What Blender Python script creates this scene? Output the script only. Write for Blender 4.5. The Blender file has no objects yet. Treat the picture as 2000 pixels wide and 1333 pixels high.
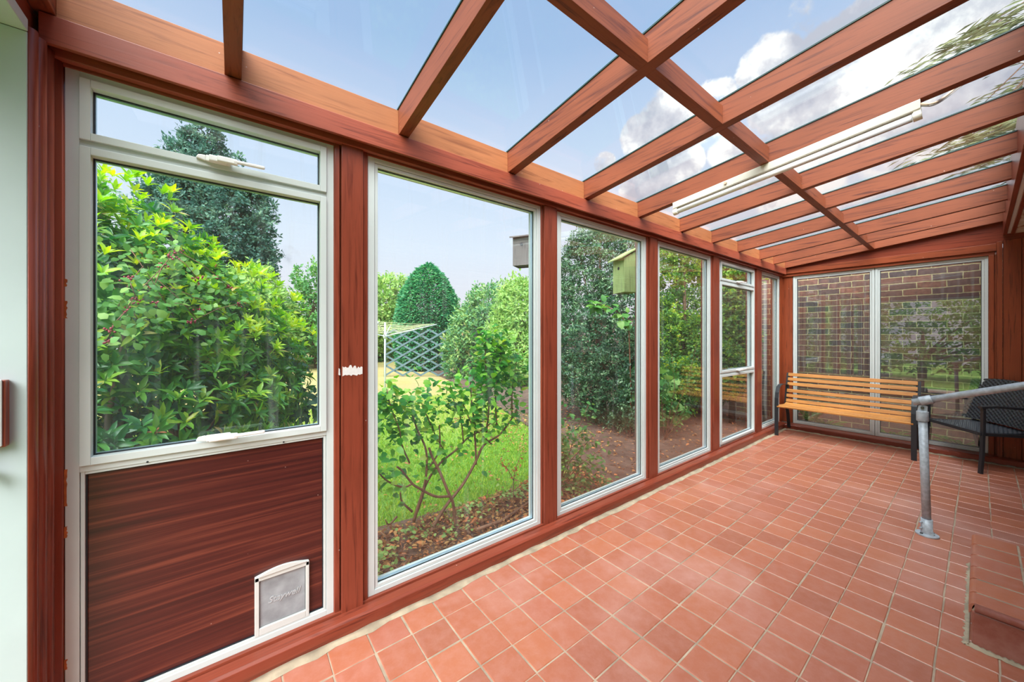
import bpy, math, random
import numpy as np
from mathutils import Vector, Matrix
random.seed(7); rng = np.random.default_rng(11)
C = bpy.context.scene.collection
R_ = math.radians

# ------------------------------------------------------------------ helpers
class MB:
    def __init__(s): s.v = []; s.f = []; s.sm = []
    def add(s, vs, fs, smooth=False):
        b = len(s.v); s.v += [tuple(p) for p in vs]; s.f += [tuple(i + b for i in f) for f in fs]; s.sm += [smooth] * len(fs)
        return s
    def box(s, x0, x1, y0, y1, z0, z1):
        return s.add([(x0,y0,z0),(x1,y0,z0),(x1,y1,z0),(x0,y1,z0),(x0,y0,z1),(x1,y0,z1),(x1,y1,z1),(x0,y1,z1)],
              [(0,3,2,1),(4,5,6,7),(0,1,5,4),(1,2,6,5),(2,3,7,6),(3,0,4,7)])
    def obox(s, c, ax, ay, az):
        c = Vector(c); ax = Vector(ax); ay = Vector(ay); az = Vector(az)
        vs = [c + i*ax + j*ay + k*az for k in (-1,1) for j in (-1,1) for i in (-1,1)]
        return s.add(vs, [(0,2,3,1),(4,5,7,6),(0,1,5,4),(1,3,7,5),(3,2,6,7),(2,0,4,6)])
    def bar(s, p, q, w, h, up=(0,0,1)):
        p = Vector(p); q = Vector(q); d = q - p; L = d.length; d.normalize()
        sx = d.cross(Vector(up)); 
        if sx.length < 1e-4: sx = Vector((1,0,0))
        sx.normalize(); sz = sx.cross(d)
        return s.obox((p+q)/2, d*L/2, sx*w/2, sz*h/2)
    def prism(s, poly, axis, a, b, smooth=False):
        n = len(poly); vs = []
        for t in (a, b):
            for (p, q) in poly:
                vs.append({'x':(t,p,q),'y':(p,t,q),'z':(p,q,t)}[axis])
        fs = [tuple(range(n)), tuple(range(2*n-1, n-1, -1))]
        s.add(vs, fs); base = len(s.v) - 2*n
        for i in range(n):
            j = (i+1) % n
            s.f.append((base+i, base+n+i, base+n+j, base+j)); s.sm.append(smooth)
        return s
    def tube(s, pts, r, n=12, caps=True, smooth=True):
        pts = [Vector(p) for p in pts]
        rs = r if isinstance(r, (list, tuple)) else [r]*len(pts)
        vs = []; up = None
        for i, p in enumerate(pts):
            d = (pts[min(i+1,len(pts)-1)] - pts[max(i-1,0)]).normalized()
            if up is None:
                up = Vector((0,0,1)) if abs(d.z) < .9 else Vector((1,0,0))
            u = (up - d*up.dot(d)).normalized(); w = d.cross(u); up = u
            for k in range(n):
                a = 2*math.pi*k/n; vs.append(p + rs[i]*(u*math.cos(a) + w*math.sin(a)))
        fs = []
        for i in range(len(pts)-1):
            for k in range(n):
                k2 = (k+1) % n; fs.append((i*n+k, i*n+k2, (i+1)*n+k2, (i+1)*n+k))
        s.add(vs, fs, smooth)
        if caps:
            b = len(s.v) - len(vs)
            s.f.append(tuple(b+k for k in range(n-1,-1,-1))); s.sm.append(False)
            s.f.append(tuple(b+(len(pts)-1)*n+k for k in range(n))); s.sm.append(False)
        return s
    def ribbon(s, pts, w, h, side):
        """flat bar swept along pts; side = constant width direction"""
        pts = [Vector(p) for p in pts]; side = Vector(side).normalized(); vs = []
        for i, p in enumerate(pts):
            d = (pts[min(i+1,len(pts)-1)] - pts[max(i-1,0)]).normalized(); nn = d.cross(side).normalized()
            vs += [p+side*w/2+nn*h/2, p-side*w/2+nn*h/2, p-side*w/2-nn*h/2, p+side*w/2-nn*h/2]
        fs = []
        for i in range(len(pts)-1):
            for k in range(4):
                k2 = (k+1) % 4; fs.append((i*4+k, i*4+k2, (i+1)*4+k2, (i+1)*4+k))
        m = (len(pts)-1)*4
        fs += [(3,2,1,0), (m,m+1,m+2,m+3)]
        return s.add(vs, fs)
    def build(s, name, mat, parent=None, bevel=0, origin=None):
        if parent is not None and origin is None: origin = WL(parent)
        if origin is None:
            a = np.array(s.v); origin = Vector(((a[:,0].min()+a[:,0].max())/2, (a[:,1].min()+a[:,1].max())/2, a[:,2].min()))
        origin = Vector(origin)
        me = bpy.data.meshes.new(name)
        me.from_pydata([tuple(Vector(p)-origin) for p in s.v], [], s.f)
        me.polygons.foreach_set('use_smooth', s.sm)
        me.update()
        if mat is not None: me.materials.append(mat)
        o = bpy.data.objects.new(name, me); C.objects.link(o)
        if parent is not None:
            o.parent = parent; o.location = origin - WL(parent)
        else: o.location = origin
        if bevel:
            m = o.modifiers.new('bevel', 'BEVEL'); m.width = bevel; m.segments = 2; m.limit_method = 'ANGLE'; m.angle_limit = R_(40)
        return o
def WL(o):
    l = Vector(o.location)
    while o.parent: o = o.parent; l = l + Vector(o.location)
    return l
def thing(name, loc, label=None, cat=None, group=None, kind=None):
    o = bpy.data.objects.new(name, None); o.empty_display_size = .1; C.objects.link(o); o.location = loc
    tag(o, label, cat, group, kind); return o
def tag(o, label=None, cat=None, group=None, kind=None):
    if label: o['label'] = label
    if cat: o['category'] = cat
    if group: o['group'] = group
    if kind: o['kind'] = kind
    return o

# camera geometry (used to place things measured in the photograph)
CA = R_(52.4); F_ = 704.0; CY = 655.6; CH = 1.4
def ray(u, v):
    x = (u-1000)/F_; y = -(v-CY)/F_
    return Vector((math.cos(CA)+math.sin(CA)*x, math.sin(CA)-math.cos(CA)*x, y))
def atY(u, v, Y): r = ray(u, v); t = Y/r.y; return Vector((r.x*t, Y, CH+r.z*t))
def atT(u, v, t): r = ray(u, v); return Vector((r.x*t, r.y*t, CH+r.z*t))

# ------------------------------------------------------------------ materials
def lin(r, g, b):
    f = lambda c: (c/255/12.92 if c/255 <= .04045 else ((c/255+.055)/1.055)**2.4)
    return (f(r), f(g), f(b), 1)
def newmat(name):
    m = bpy.data.materials.new(name); m.use_nodes = True; nt = m.node_tree; nt.nodes.clear()
    out = nt.nodes.new('ShaderNodeOutputMaterial'); return m, nt, out
def N(nt, t, **kw):
    n = nt.nodes.new('ShaderNode'+t)
    for k, v in kw.items():
        if k in n.inputs: n.inputs[k].default_value = v
        else: setattr(n, k, v)
    return n
def ramp(nt, stops, interp='LINEAR'):
    n = nt.nodes.new('ShaderNodeValToRGB'); e = n.color_ramp.elements; n.color_ramp.interpolation = interp
    while len(e) < len(stops): e.new(.5)
    for i, (p, c) in enumerate(stops): e[i].position = p; e[i].color = c
    return n
def plain(name, col, rough=.5, metal=0, bump=0, bscale=60, var=0, coat=0, vscale=6, spec=.5):
    m, nt, out = newmat(name); L = nt.links
    b = N(nt, 'BsdfPrincipled', Roughness=rough, Metallic=metal); b.inputs['Base Color'].default_value = col
    b.inputs['Coat Weight'].default_value = coat; b.inputs['Specular IOR Level'].default_value = spec
    tc = N(nt, 'TexCoord')
    if var:
        no = N(nt, 'TexNoise', Scale=vscale, Detail=6.0); L.new(tc.outputs['Object'], no.inputs['Vector'])
        d = tuple(c*(1-var) for c in col[:3])+(1,); u = tuple(min(1,c*(1+var)) for c in col[:3])+(1,)
        r = ramp(nt, [(.3, d), (.7, u)]); L.new(no.outputs['Fac'], r.inputs['Fac']); L.new(r.outputs['Color'], b.inputs['Base Color'])
    if bump:
        n2 = N(nt, 'TexNoise', Scale=bscale, Detail=4.0); L.new(tc.outputs['Object'], n2.inputs['Vector'])
        bp = N(nt, 'Bump', Strength=bump, Distance=.003); L.new(n2.outputs['Fac'], bp.inputs['Height']); L.new(bp.outputs['Normal'], b.inputs['Normal'])
    L.new(b.outputs[0], out.inputs['Surface']); return m
def wood(name, c1, c2, axis='x', rough=.45, sc=1.0, knots=True, spec=.4, spots=True):
    m, nt, out = newmat(name); L = nt.links
    tc = N(nt, 'TexCoord'); mp = N(nt, 'Mapping'); s = {'x':(1.2,26,26),'y':(26,1.2,26),'z':(26,26,1.2)}[axis]
    mp.inputs['Scale'].default_value = tuple(v*sc for v in s); L.new(tc.outputs['Object'], mp.inputs['Vector'])
    no = N(nt, 'TexNoise', Scale=1.6, Detail=8.0, Roughness=.62, Distortion=.6); L.new(mp.outputs[0], no.inputs['Vector'])
    r = ramp(nt, [(.30, c2), (.44, c1), (.56, tuple(min(1,c*1.12) for c in c1[:3])+(1,)), (.68, c2)]); L.new(no.outputs['Fac'], r.inputs['Fac'])
    # broad stain variation
    n2 = N(nt, 'TexNoise', Scale=2.3, Detail=3.0); L.new(tc.outputs['Object'], n2.inputs['Vector'])
    mx = N(nt, 'Mix', data_type='RGBA', blend_type='MULTIPLY'); mx.inputs['Factor'].default_value = .55
    r2 = ramp(nt, [(.3, (.72,.66,.62,1)), (.7, (1.15,1.1,1.05,1))]); L.new(n2.outputs['Fac'], r2.inputs['Fac'])
    L.new(r.outputs['Color'], mx.inputs[6]); L.new(r2.outputs['Color'], mx.inputs[7])
    col = mx.outputs[2]
    if spots:   # small paint flecks and chips
        vo = N(nt, 'TexVoronoi', Scale=9.0); L.new(tc.outputs['Object'], vo.inputs['Vector'])
        rr = ramp(nt, [(.0, (1,1,1,1)), (.022, (1,1,1,1)), (.03, (0,0,0,1))]); L.new(vo.outputs['Distance'], rr.inputs['Fac'])
        m2 = N(nt, 'Mix', data_type='RGBA'); m2.inputs[7].default_value = lin(205,190,180)
        sc2 = N(nt, 'Math', operation='MULTIPLY'); sc2.inputs[1].default_value = .7; L.new(rr.outputs['Color'], sc2.inputs[0])
        L.new(sc2.outputs[0], m2.inputs[0]); L.new(col, m2.inputs[6]); col = m2.outputs[2]
    b = N(nt, 'BsdfPrincipled', Roughness=rough); b.inputs['Specular IOR Level'].default_value = spec
    L.new(col, b.inputs['Base Color'])
    bp = N(nt, 'Bump', Strength=.25, Distance=.002); L.new(no.outputs['Fac'], bp.inputs['Height']); L.new(bp.outputs[0], b.inputs['Normal'])
    L.new(b.outputs[0], out.inputs['Surface']); return m
def glass(name, tint, f0=.07, dirt=.0):
    m, nt, out = newmat(name); L = nt.links
    lw = N(nt, 'LayerWeight', Blend=.5)
    p = N(nt, 'Math', operation='POWER'); p.inputs[1].default_value = 5.0
    # facing output at blend .5 equals 1-|cos|
    L.new(lw.outputs['Facing'], p.inputs[0])
    ma = N(nt, 'Math', operation='MULTIPLY_ADD'); ma.inputs[1].default_value = 1-f0; ma.inputs[2].default_value = f0; L.new(p.outputs[0], ma.inputs[0])
    tr = N(nt, 'BsdfTransparent'); tr.inputs[0].default_value = tint
    gl = N(nt, 'BsdfGlossy', Roughness=.0); gl.inputs[0].default_value = (1,1,1,1)
    mx = N(nt, 'MixShader'); L.new(ma.outputs[0], mx.inputs[0]); L.new(tr.outputs[0], mx.inputs[1]); L.new(gl.outputs[0], mx.inputs[2])
    last = mx
    if dirt:
        tc = N(nt, 'TexCoord'); mp = N(nt, 'Mapping'); mp.inputs['Scale'].default_value = (14, 14, .8); L.new(tc.outputs['Object'], mp.inputs['Vector'])
        no = N(nt, 'TexNoise', Scale=2.0, Detail=5.0); L.new(mp.outputs[0], no.inputs['Vector'])
        r = ramp(nt, [(.56, (0,0,0,1)), (.78, (1,1,1,1))]); L.new(no.outputs['Fac'], r.inputs['Fac'])
        mm = N(nt, 'Math', operation='MULTIPLY_ADD'); mm.inputs[1].default_value = dirt; mm.inputs[2].default_value = dirt*.12; L.new(r.outputs['Color'], mm.inputs[0])
        df = N(nt, 'BsdfDiffuse'); df.inputs[0].default_value = (.8,.85,.85,1)
        m3 = N(nt, 'MixShader'); L.new(mm.outputs[0], m3.inputs[0]); L.new(mx.outputs[0], m3.inputs[1]); L.new(df.outputs[0], m3.inputs[2]); last = m3
    L.new(last.outputs[0], out.inputs['Surface']); return m
def leafmat(name, stops, trans=.45, rough=.4, spec=.35):
    """stops: colour ramp over the per-leaf random value"""
    m, nt, out = newmat(name); L = nt.links
    at = N(nt, 'Attribute', attribute_name='rnd'); r = ramp(nt, stops); L.new(at.outputs['Fac'], r.inputs['Fac'])
    b = N(nt, 'BsdfPrincipled', Roughness=rough); b.inputs['Specular IOR Level'].default_value = spec; L.new(r.outputs[0], b.inputs['Base Color'])
    t = N(nt, 'BsdfTranslucent'); hs = N(nt, 'HueSaturation', Hue=.485, Saturation=1.15, Value=1.25); L.new(r.outputs[0], hs.inputs['Color']); L.new(hs.outputs[0], t.inputs[0])
    mx = N(nt, 'MixShader'); mx.inputs[0].default_value = trans; L.new(b.outputs[0], mx.inputs[1]); L.new(t.outputs[0], mx.inputs[2])
    L.new(mx.outputs[0], out.inputs['Surface']); return m

RED1, RED2 = lin(172,88,62), lin(122,52,38)
M = {}
for ax in 'xyz':
    M['raft'+ax] = wood('stained_rafter_wood_'+ax, lin(134,72,45), lin(94,46,32), ax, .5)
    M['plate'+ax] = wood('stained_beam_wood_'+ax, lin(152,76,56), lin(110,50,38), ax, .38)
    M['pale'+ax] = wood('faded_orange_board_'+ax, lin(170,108,68), lin(138,82,50), ax, .55)
    M['post'+ax] = wood('mahogany_stained_post_'+ax, lin(134,64,46), lin(100,44,32), ax, .28)
    M['end'+ax] = wood('bright_mahogany_wood_'+ax, lin(142,68,38), lin(90,40,22), ax, .42)
M['white'] = plain('white_window_frame', lin(208,216,214), .38, var=.05, vscale=3, bump=.05)
M['jamb'] = plain('pale_painted_jamb', lin(176,190,190), .5, var=.05, vscale=4, bump=.08, bscale=20)
M['gasket'] = plain('black_rubber_gasket', lin(28,32,38), .5)
M['seal'] = plain('dark_teal_glazing_seal', lin(36,66,62), .45)
M['spacer'] = plain('bright_aluminium_spacer', lin(205,222,236), .25, metal=.6)
M['glass'] = glass('clear_window_glass', (.975,.992,.99,1), .08, .04)
M['glass_left'] = glass('streaked_window_glass', (.955,.99,.995,1), .04, .08)
M['glass_end'] = glass('end_window_glass', (.93,.97,.955,1), .11, .06)
M['roofglass'] = glass('roof_glass', (.97,.99,.985,1), .02, .0)
M['steel'] = plain('galvanised_steel', lin(172,180,188), .5, metal=.15, var=.22, vscale=45, bump=.15, bscale=90)
M['handle'] = plain('white_handle_coating', lin(236,234,232), .3)
M['lock'] = plain('dull_metal_lock', lin(96,98,98), .35, metal=.9)
M['blackmetal'] = plain('black_painted_steel', lin(40,42,46), .45, bump=.1, bscale=50, spec=.4)
M['slat'] = wood('varnished_bench_slat', lin(190,132,70), lin(150,94,44), 'y', .38, spots=False)
M['wicker'] = plain('black_wicker', lin(46,50,56), .33, spec=.8)
M['flap'] = plain('grimy_grey_plastic', lin(150,156,160), .42, var=.28, vscale=14)
M['flapframe'] = plain('pale_grey_plastic', lin(208,212,208), .42, var=.07, vscale=10)
M['tubewhite'] = plain('aged_white_enamel', lin(232,228,214), .4, var=.04)
M['tube'] = plain('frosted_tube_glass', lin(240,242,242), .2)
M['cable'] = plain('beige_cable_sheath', lin(196,172,146), .5)
M['tape'] = plain('torn_white_tape', lin(228,224,222), .7, var=.06, vscale=80)
M['soil'] = plain('dark_bed_soil', lin(88,68,56), .95, var=.45, vscale=9, bump=1.0, bscale=25)
M['bark'] = plain('brown_bark', lin(96,72,54), .85, var=.3, vscale=20, bump=.6, bscale=40)
M['stem'] = plain('woody_rose_stem', lin(122,84,62), .7, var=.35, vscale=25)
M['grey_wood'] = wood('weathered_grey_board', lin(100,96,94), lin(58,56,58), 'z', .8, 1.6, spots=False)
M['green_wood'] = wood('green_algae_board', lin(150,172,112), lin(116,136,86), 'z', .8, 1.2, spots=False)
M['fence'] = wood('dark_fence_board', lin(92,78,68), lin(56,48,44), 'y', .85, 1.0, spots=False)
M['lattice'] = plain('grey_trellis_lath', lin(78,100,104), .8, var=.2)
M['linepost'] = plain('clothes_line_metal', lin(205,222,226), .35, metal=.4)
M['line'] = plain('yellow_green_cord', lin(222,226,170), .6)
M['grout'] = plain('pale_grey_grout', lin(166,148,126), .9, var=.3, vscale=9, bump=.6, bscale=60)
M['mortar'] = plain('crumbling_edge_mortar', lin(166,152,128), .95, var=.28, vscale=12, bump=1.0, bscale=40)
M['rust'] = plain('rust_stained_white_board', lin(214,208,194), .6, var=.12, vscale=8)
M['berry'] = plain('dark_red_berry', lin(150,48,66), .3)
M['deadflower'] = plain('dry_brown_seed_head', lin(172,104,66), .8)
M['gutter'] = plain('white_gutter_plastic', lin(224,226,222), .35)
M['downpipe'] = M['gutter']

def panelmat():
    m, nt, out = newmat('dark_sapele_panel'); L = nt.links
    tc = N(nt, 'TexCoord'); mp = N(nt, 'Mapping'); mp.inputs['Scale'].default_value = (.8, 1, 55); mp.inputs['Rotation'].default_value = (0, R_(1.5), 0)
    L.new(tc.outputs['Object'], mp.inputs['Vector'])
    no = N(nt, 'TexNoise', Scale=1.0, Detail=7.0, Roughness=.6, Distortion=.3); L.new(mp.outputs[0], no.inputs['Vector'])
    r = ramp(nt, [(.3, lin(52,22,22)), (.5, lin(78,32,28)), (.72, lin(124,62,46))]); L.new(no.outputs['Fac'], r.inputs['Fac'])
    vo = N(nt, 'TexVoronoi', Scale=14.0); L.new(tc.outputs['Object'], vo.inputs['Vector'])
    rr = ramp(nt, [(.0, (1,1,1,1)), (.02, (1,1,1,1)), (.032, (0,0,0,1))]); L.new(vo.outputs['Distance'], rr.inputs['Fac'])
    m2 = N(nt, 'Mix', data_type='RGBA'); m2.inputs[7].default_value = lin(176,140,130); L.new(rr.outputs['Color'], m2.inputs[0]); L.new(r.outputs[0], m2.inputs[6])
    b = N(nt, 'BsdfPrincipled', Roughness=.34); L.new(m2.outputs[2], b.inputs['Base Color']); L.new(b.outputs[0], out.inputs['Surface']); return m
M['panel'] = panelmat()

def tilemat(name='red_quarry_tile', dark=False):
    m, nt, out = newmat(name); L = nt.links
    tc = N(nt, 'TexCoord'); at = N(nt, 'Attribute', attribute_name='rnd')
    r = ramp(nt, [(0, lin(160,94,70)), (.2, lin(168,98,73)), (.6, lin(173,102,75)), (.85, lin(179,107,77)), (1, lin(171,102,81))])
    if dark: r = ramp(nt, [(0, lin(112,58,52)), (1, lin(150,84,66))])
    L.new(at.outputs['Fac'], r.inputs['Fac'])
    no = N(nt, 'TexNoise', Scale=1.1, Detail=4.0, Roughness=.6); L.new(tc.outputs['Object'], no.inputs['Vector'])
    r2 = ramp(nt, [(.52, (0,0,0,1)), (.72, (1,1,1,1))]); L.new(no.outputs['Fac'], r2.inputs['Fac'])
    n3 = N(nt, 'TexNoise', Scale=22.0, Detail=6.0, Roughness=.7); L.new(tc.outputs['Object'], n3.inputs['Vector'])
    r3 = ramp(nt, [(.4, (0,0,0,1)), (.8, (1,1,1,1))]); L.new(n3.outputs['Fac'], r3.inputs['Fac'])
    mu = N(nt, 'Math', operation='MULTIPLY_ADD'); L.new(r2.outputs[0], mu.inputs[0]); mu.inputs[1].default_value = .42; 
    m4 = N(nt, 'Math', operation='MULTIPLY'); m4.inputs[1].default_value = .25; L.new(r3.outputs[0], m4.inputs[0]); L.new(m4.outputs[0], mu.inputs[2])
    mx = N(nt, 'Mix', data_type='RGBA'); L.new(mu.outputs[0], mx.inputs[0]); L.new(r.outputs[0], mx.inputs[6]); mx.inputs[7].default_value = lin(206,160,148)
    b = N(nt, 'BsdfPrincipled', Roughness=.42); b.inputs['Specular IOR Level'].default_value = .55; L.new(mx.outputs[2], b.inputs['Base Color'])
    rr = N(nt, 'MapRange'); rr.inputs['To Min'].default_value = .2; rr.inputs['To Max'].default_value = .48; L.new(n3.outputs['Fac'], rr.inputs['Value']); L.new(rr.outputs[0], b.inputs['Roughness'])
    n5 = N(nt, 'TexNoise', Scale=5.0, Detail=2.0); L.new(tc.outputs['Object'], n5.inputs['Vector'])
    bp = N(nt, 'Bump', Strength=.25, Distance=.004); L.new(n5.outputs['Fac'], bp.inputs['Height']); L.new(bp.outputs[0], b.inputs['Normal'])
    L.new(b.outputs[0], out.inputs['Surface']); return m
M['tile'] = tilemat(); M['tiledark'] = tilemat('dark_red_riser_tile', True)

def brickmat(name, c1, c2, mortar, swap):
    m, nt, out = newmat(name); L = nt.links
    tc = N(nt, 'TexCoord'); sp = N(nt, 'SeparateXYZ'); cb = N(nt, 'CombineXYZ'); L.new(tc.outputs['Object'], sp.inputs[0])
    L.new(sp.outputs['Y' if swap else 'X'], cb.inputs[0]); L.new(sp.outputs['Z'], cb.inputs[1])
    n0 = N(nt, 'TexNoise', Scale=9.0, Detail=3.0); L.new(tc.outputs['Object'], n0.inputs['Vector'])
    ad = N(nt, 'MixRGB', blend_type='LINEAR_LIGHT'); ad.inputs[0].default_value = .012; L.new(cb.outputs[0], ad.inputs[1]); L.new(n0.outputs['Color'], ad.inputs[2])
    br = N(nt, 'TexBrick', Scale=1.0); br.inputs['Brick Width'].default_value = .262; br.inputs['Row Height'].default_value = .0885
    br.inputs['Mortar Size'].default_value = .0062; br.inputs['Mortar Smooth'].default_value = .25; br.inputs['Bias'].default_value = -.1
    br.inputs['Color1'].default_value = c1; br.inputs['Color2'].default_value = c2; br.inputs['Mortar'].default_value = mortar
    L.new(ad.outputs[0], br.inputs['Vector'])
    no = N(nt, 'TexNoise', Scale=24.0, Detail=6.0); L.new(tc.outputs['Object'], no.inputs['Vector'])
    r = ramp(nt, [(.3, (.6,.6,.62,1)), (.7, (1.2,1.15,1.1,1))]); L.new(no.outputs['Fac'], r.inputs['Fac'])
    mx = N(nt, 'MixRGB', blend_type='MULTIPLY'); mx.inputs[0].default_value = .8; L.new(br.outputs['Color'], mx.inputs[1]); L.new(r.outputs[0], mx.inputs[2])
    b = N(nt, 'BsdfPrincipled', Roughness=.9); L.new(mx.outputs[0], b.inputs['Base Color'])
    bp = N(nt, 'Bump', Strength=.8, Distance=.01, invert=True); L.new(br.outputs['Fac'], bp.inputs['Height']); L.new(bp.outputs[0], b.inputs['Normal'])
    L.new(b.outputs[0], out.inputs['Surface']); return m
M['brick_end'] = brickmat('purple_brown_brick', lin(142,98,84), lin(80,76,82), lin(200,186,142), True)
M['brick_house'] = brickmat('house_brick', lin(150,100,84), lin(106,80,76), lin(190,176,150), False)

def lawnmat():
    m, nt, out = newmat('summer_lawn'); L = nt.links
    tc = N(nt, 'TexCoord'); no = N(nt, 'TexNoise', Scale=.45, Detail=5.0, Roughness=.6); L.new(tc.outputs['Object'], no.inputs['Vector'])
    sp = N(nt, 'SeparateXYZ'); L.new(tc.outputs['Object'], sp.inputs[0])
    mr = N(nt, 'MapRange'); mr.inputs['From Min'].default_value = 3.0; mr.inputs['From Max'].default_value = 9.5; mr.inputs['To Min'].default_value = -.12; mr.inputs['To Max'].default_value = .3
    L.new(sp.outputs['Y'], mr.inputs['Value']); ad = N(nt, 'Math', operation='ADD'); L.new(mr.outputs[0], ad.inputs[0]); L.new(no.outputs['Fac'], ad.inputs[1])
    r = ramp(nt, [(.36, lin(100,144,52)), (.52, lin(124,152,66)), (.66, lin(154,150,88)), (.85, lin(174,154,108))]); L.new(ad.outputs[0], r.inputs['Fac'])
    n2 = N(nt, 'TexNoise', Scale=40.0, Detail=4.0); L.new(tc.outputs['Object'], n2.inputs['Vector'])
    r2 = ramp(nt, [(.3, (.6,.6,.55,1)), (.7, (1.15,1.15,1.1,1))]); L.new(n2.outputs['Fac'], r2.inputs['Fac'])
    mx = N(nt, 'MixRGB', blend_type='MULTIPLY'); mx.inputs[0].default_value = .7; L.new(r.outputs[0], mx.inputs[1]); L.new(r2.outputs[0], mx.inputs[2])
    b = N(nt, 'BsdfPrincipled', Roughness=.95); b.inputs['Specular IOR Level'].default_value = .1; L.new(mx.outputs[0], b.inputs['Base Color'])
    bp = N(nt, 'Bump', Strength=.8, Distance=.03); L.new(n2.outputs['Fac'], bp.inputs['Height']); L.new(bp.outputs[0], b.inputs['Normal'])
    L.new(b.outputs[0], out.inputs['Surface']); return m
M['lawn'] = lawnmat()

def G(*a): return lin(*a)
M['l_rhodo'] = leafmat('rhododendron_leaf', [(0, G(42,100,60)), (.45, G(76,142,62)), (.75, G(124,178,66)), (.93, G(190,212,76)), (1, G(214,190,120))], .4, .3, .5)
M['l_rhodo2'] = leafmat('new_rhododendron_leaf', [(0, G(110,176,62)), (.5, G(160,208,70)), (1, G(212,222,84))], .5, .35, .4)
M['l_bramble'] = leafmat('bramble_leaf', [(0, G(64,124,58)), (.6, G(104,160,78)), (1, G(150,188,96))], .45)
M['l_dark'] = leafmat('dark_tree_leaf', [(0, G(50,90,84)), (.6, G(82,122,106)), (1, G(130,160,130))], .3, .6, .2)
M['l_mid'] = leafmat('mid_green_leaf', [(0, G(56,112,62)), (.6, G(96,152,82)), (1, G(156,190,104))], .4, .5, .25)
M['l_light'] = leafmat('light_green_leaf', [(0, G(112,158,86)), (.6, G(154,190,108)), (1, G(198,212,130))], .45, .5, .25)
M['l_cyp'] = leafmat('cypress_spray', [(0, G(44,116,84)), (.6, G(80,154,108)), (1, G(136,194,140))], .3, .5, .25)
M['l_shrubmix'] = leafmat('mixed_shrub_leaf', [(0, G(58,110,84)), (.5, G(104,154,96)), (.85, G(160,190,112)), (1, G(196,160,120))], .4, .4, .4)
M['l_ever'] = leafmat('small_evergreen_leaf', [(0, G(34,70,52)), (.5, G(62,106,74)), (.85, G(110,150,104)), (1, G(170,196,150))], .3, .35, .5)
M['l_rose'] = leafmat('rose_leaf', [(0, G(40,118,52)), (.5, G(84,168,58)), (.9, G(158,212,80)), (1, G(196,214,90))], .5, .32, .5)
M['l_yellow'] = leafmat('yellow_green_leaf', [(0, G(50,92,52)), (.5, G(96,146,70)), (.8, G(168,204,84)), (1, G(214,196,84))], .55, .45, .3)  # leaf tones picked at random, from dark green to yellow
M['l_dead'] = leafmat('dry_fallen_leaf', [(0, G(96,62,44)), (.4, G(142,96,62)), (.75, G(190,144,92)), (1, G(206,120,76))], .2, .8, .1)
M['l_red'] = leafmat('reddened_leaf', [(0, G(196,104,60)), (1, G(226,150,80))], .4)
M['l_over'] = leafmat('overhanging_leaf', [(0, G(92,104,80)), (.6, G(128,140,108)), (1, G(170,178,140))], .4, .5, .25)
M['l_fern'] = leafmat('fern_leaf', [(0, G(50,112,44)), (1, G(120,176,74))], .45)
M['l_grass'] = leafmat('grass_blade', [(0, G(104,160,48)), (.6, G(152,196,64)), (1, G(200,206,96))], .5, .5, .2)

# ------------------------------------------------------------------ foliage
LEAF8 = (np.array([[0,0,0],[.28,-.5,.05],[.28,0,0],[.28,.5,.05],[.66,-.42,-.02],[.66,0,-.07],[.66,.42,-.02],[1,0,-.2]]),
         [(0,1,2),(0,2,3),(1,4,5,2),(2,5,6,3),(4,7,5),(5,7,6)])
LEAF4 = (np.array([[0,0,0],[.5,-.5,.06],[1,0,-.08],[.5,.5,.06]]), [(0,1,2),(0,2,3)])
LEAFB = (np.array([[0,-.5,0],[0,.5,0],[.6,.28,.1],[1,0,-.05]]), [(0,1,2),(0,2,3)])
def unit(a): return a / np.maximum(np.linalg.norm(a, axis=1, keepdims=True), 1e-9)
def rand_unit(n): return unit(rng.normal(size=(n,3)))
def foliage(name, mat, P, D, Nn, Ls, Ws, tmpl=LEAF4, parent=None, rnd=None, origin=None):
    T, Fc = tmpl; n = len(P); k = len(T)
    D = unit(D); Nn = Nn - D*np.sum(Nn*D, axis=1, keepdims=True); Nn = unit(Nn); S = np.cross(D, Nn)
    Ls = np.broadcast_to(Ls, (n,)); Ws = np.broadcast_to(Ws, (n,))
    V = P[:,None,:] + D[:,None,:]*(T[None,:,0,None]*Ls[:,None,None]) + S[:,None,:]*(T[None,:,1,None]*Ws[:,None,None]) + Nn[:,None,:]*(T[None,:,2,None]*Ls[:,None,None])
    V = V.reshape(-1, 3)
    if origin is None: origin = WL(parent) if parent is not None else Vector((P[:,0].mean(), P[:,1].mean(), P[:,2].min()))
    V = V - np.array(origin)
    lt = np.array([len(f) for f in Fc]); flat = np.concatenate([np.array(f) for f in Fc])
    loops = (flat[None,:] + (np.arange(n)*k)[:,None]).ravel(); tot = np.tile(lt, n)
    start = np.concatenate([[0], np.cumsum(tot)[:-1]])
    me = bpy.data.meshes.new(name)
    me.vertices.add(len(V)); me.vertices.foreach_set('co', V.astype(np.float32).ravel())
    me.loops.add(len(loops)); me.loops.foreach_set('vertex_index', loops.astype(np.int32))
    me.polygons.add(len(tot)); me.polygons.foreach_set('loop_start', start.astype(np.int32)); me.polygons.foreach_set('loop_total', tot.astype(np.int32))
    me.update(calc_edges=True); me.validate()
    me.polygons.foreach_set('use_smooth', np.ones(len(tot), bool))
    if rnd is None: rnd = rng.random(n)
    at = me.attributes.new('rnd', 'FLOAT', 'POINT'); at.data.foreach_set('value', np.repeat(rnd, k).astype(np.float32))
    me.materials.append(mat)
    o = bpy.data.objects.new(name, me); C.objects.link(o)
    if parent is not None: o.parent = parent; o.location = Vector(origin) - WL(parent)
    else: o.location = origin
    return o
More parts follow.
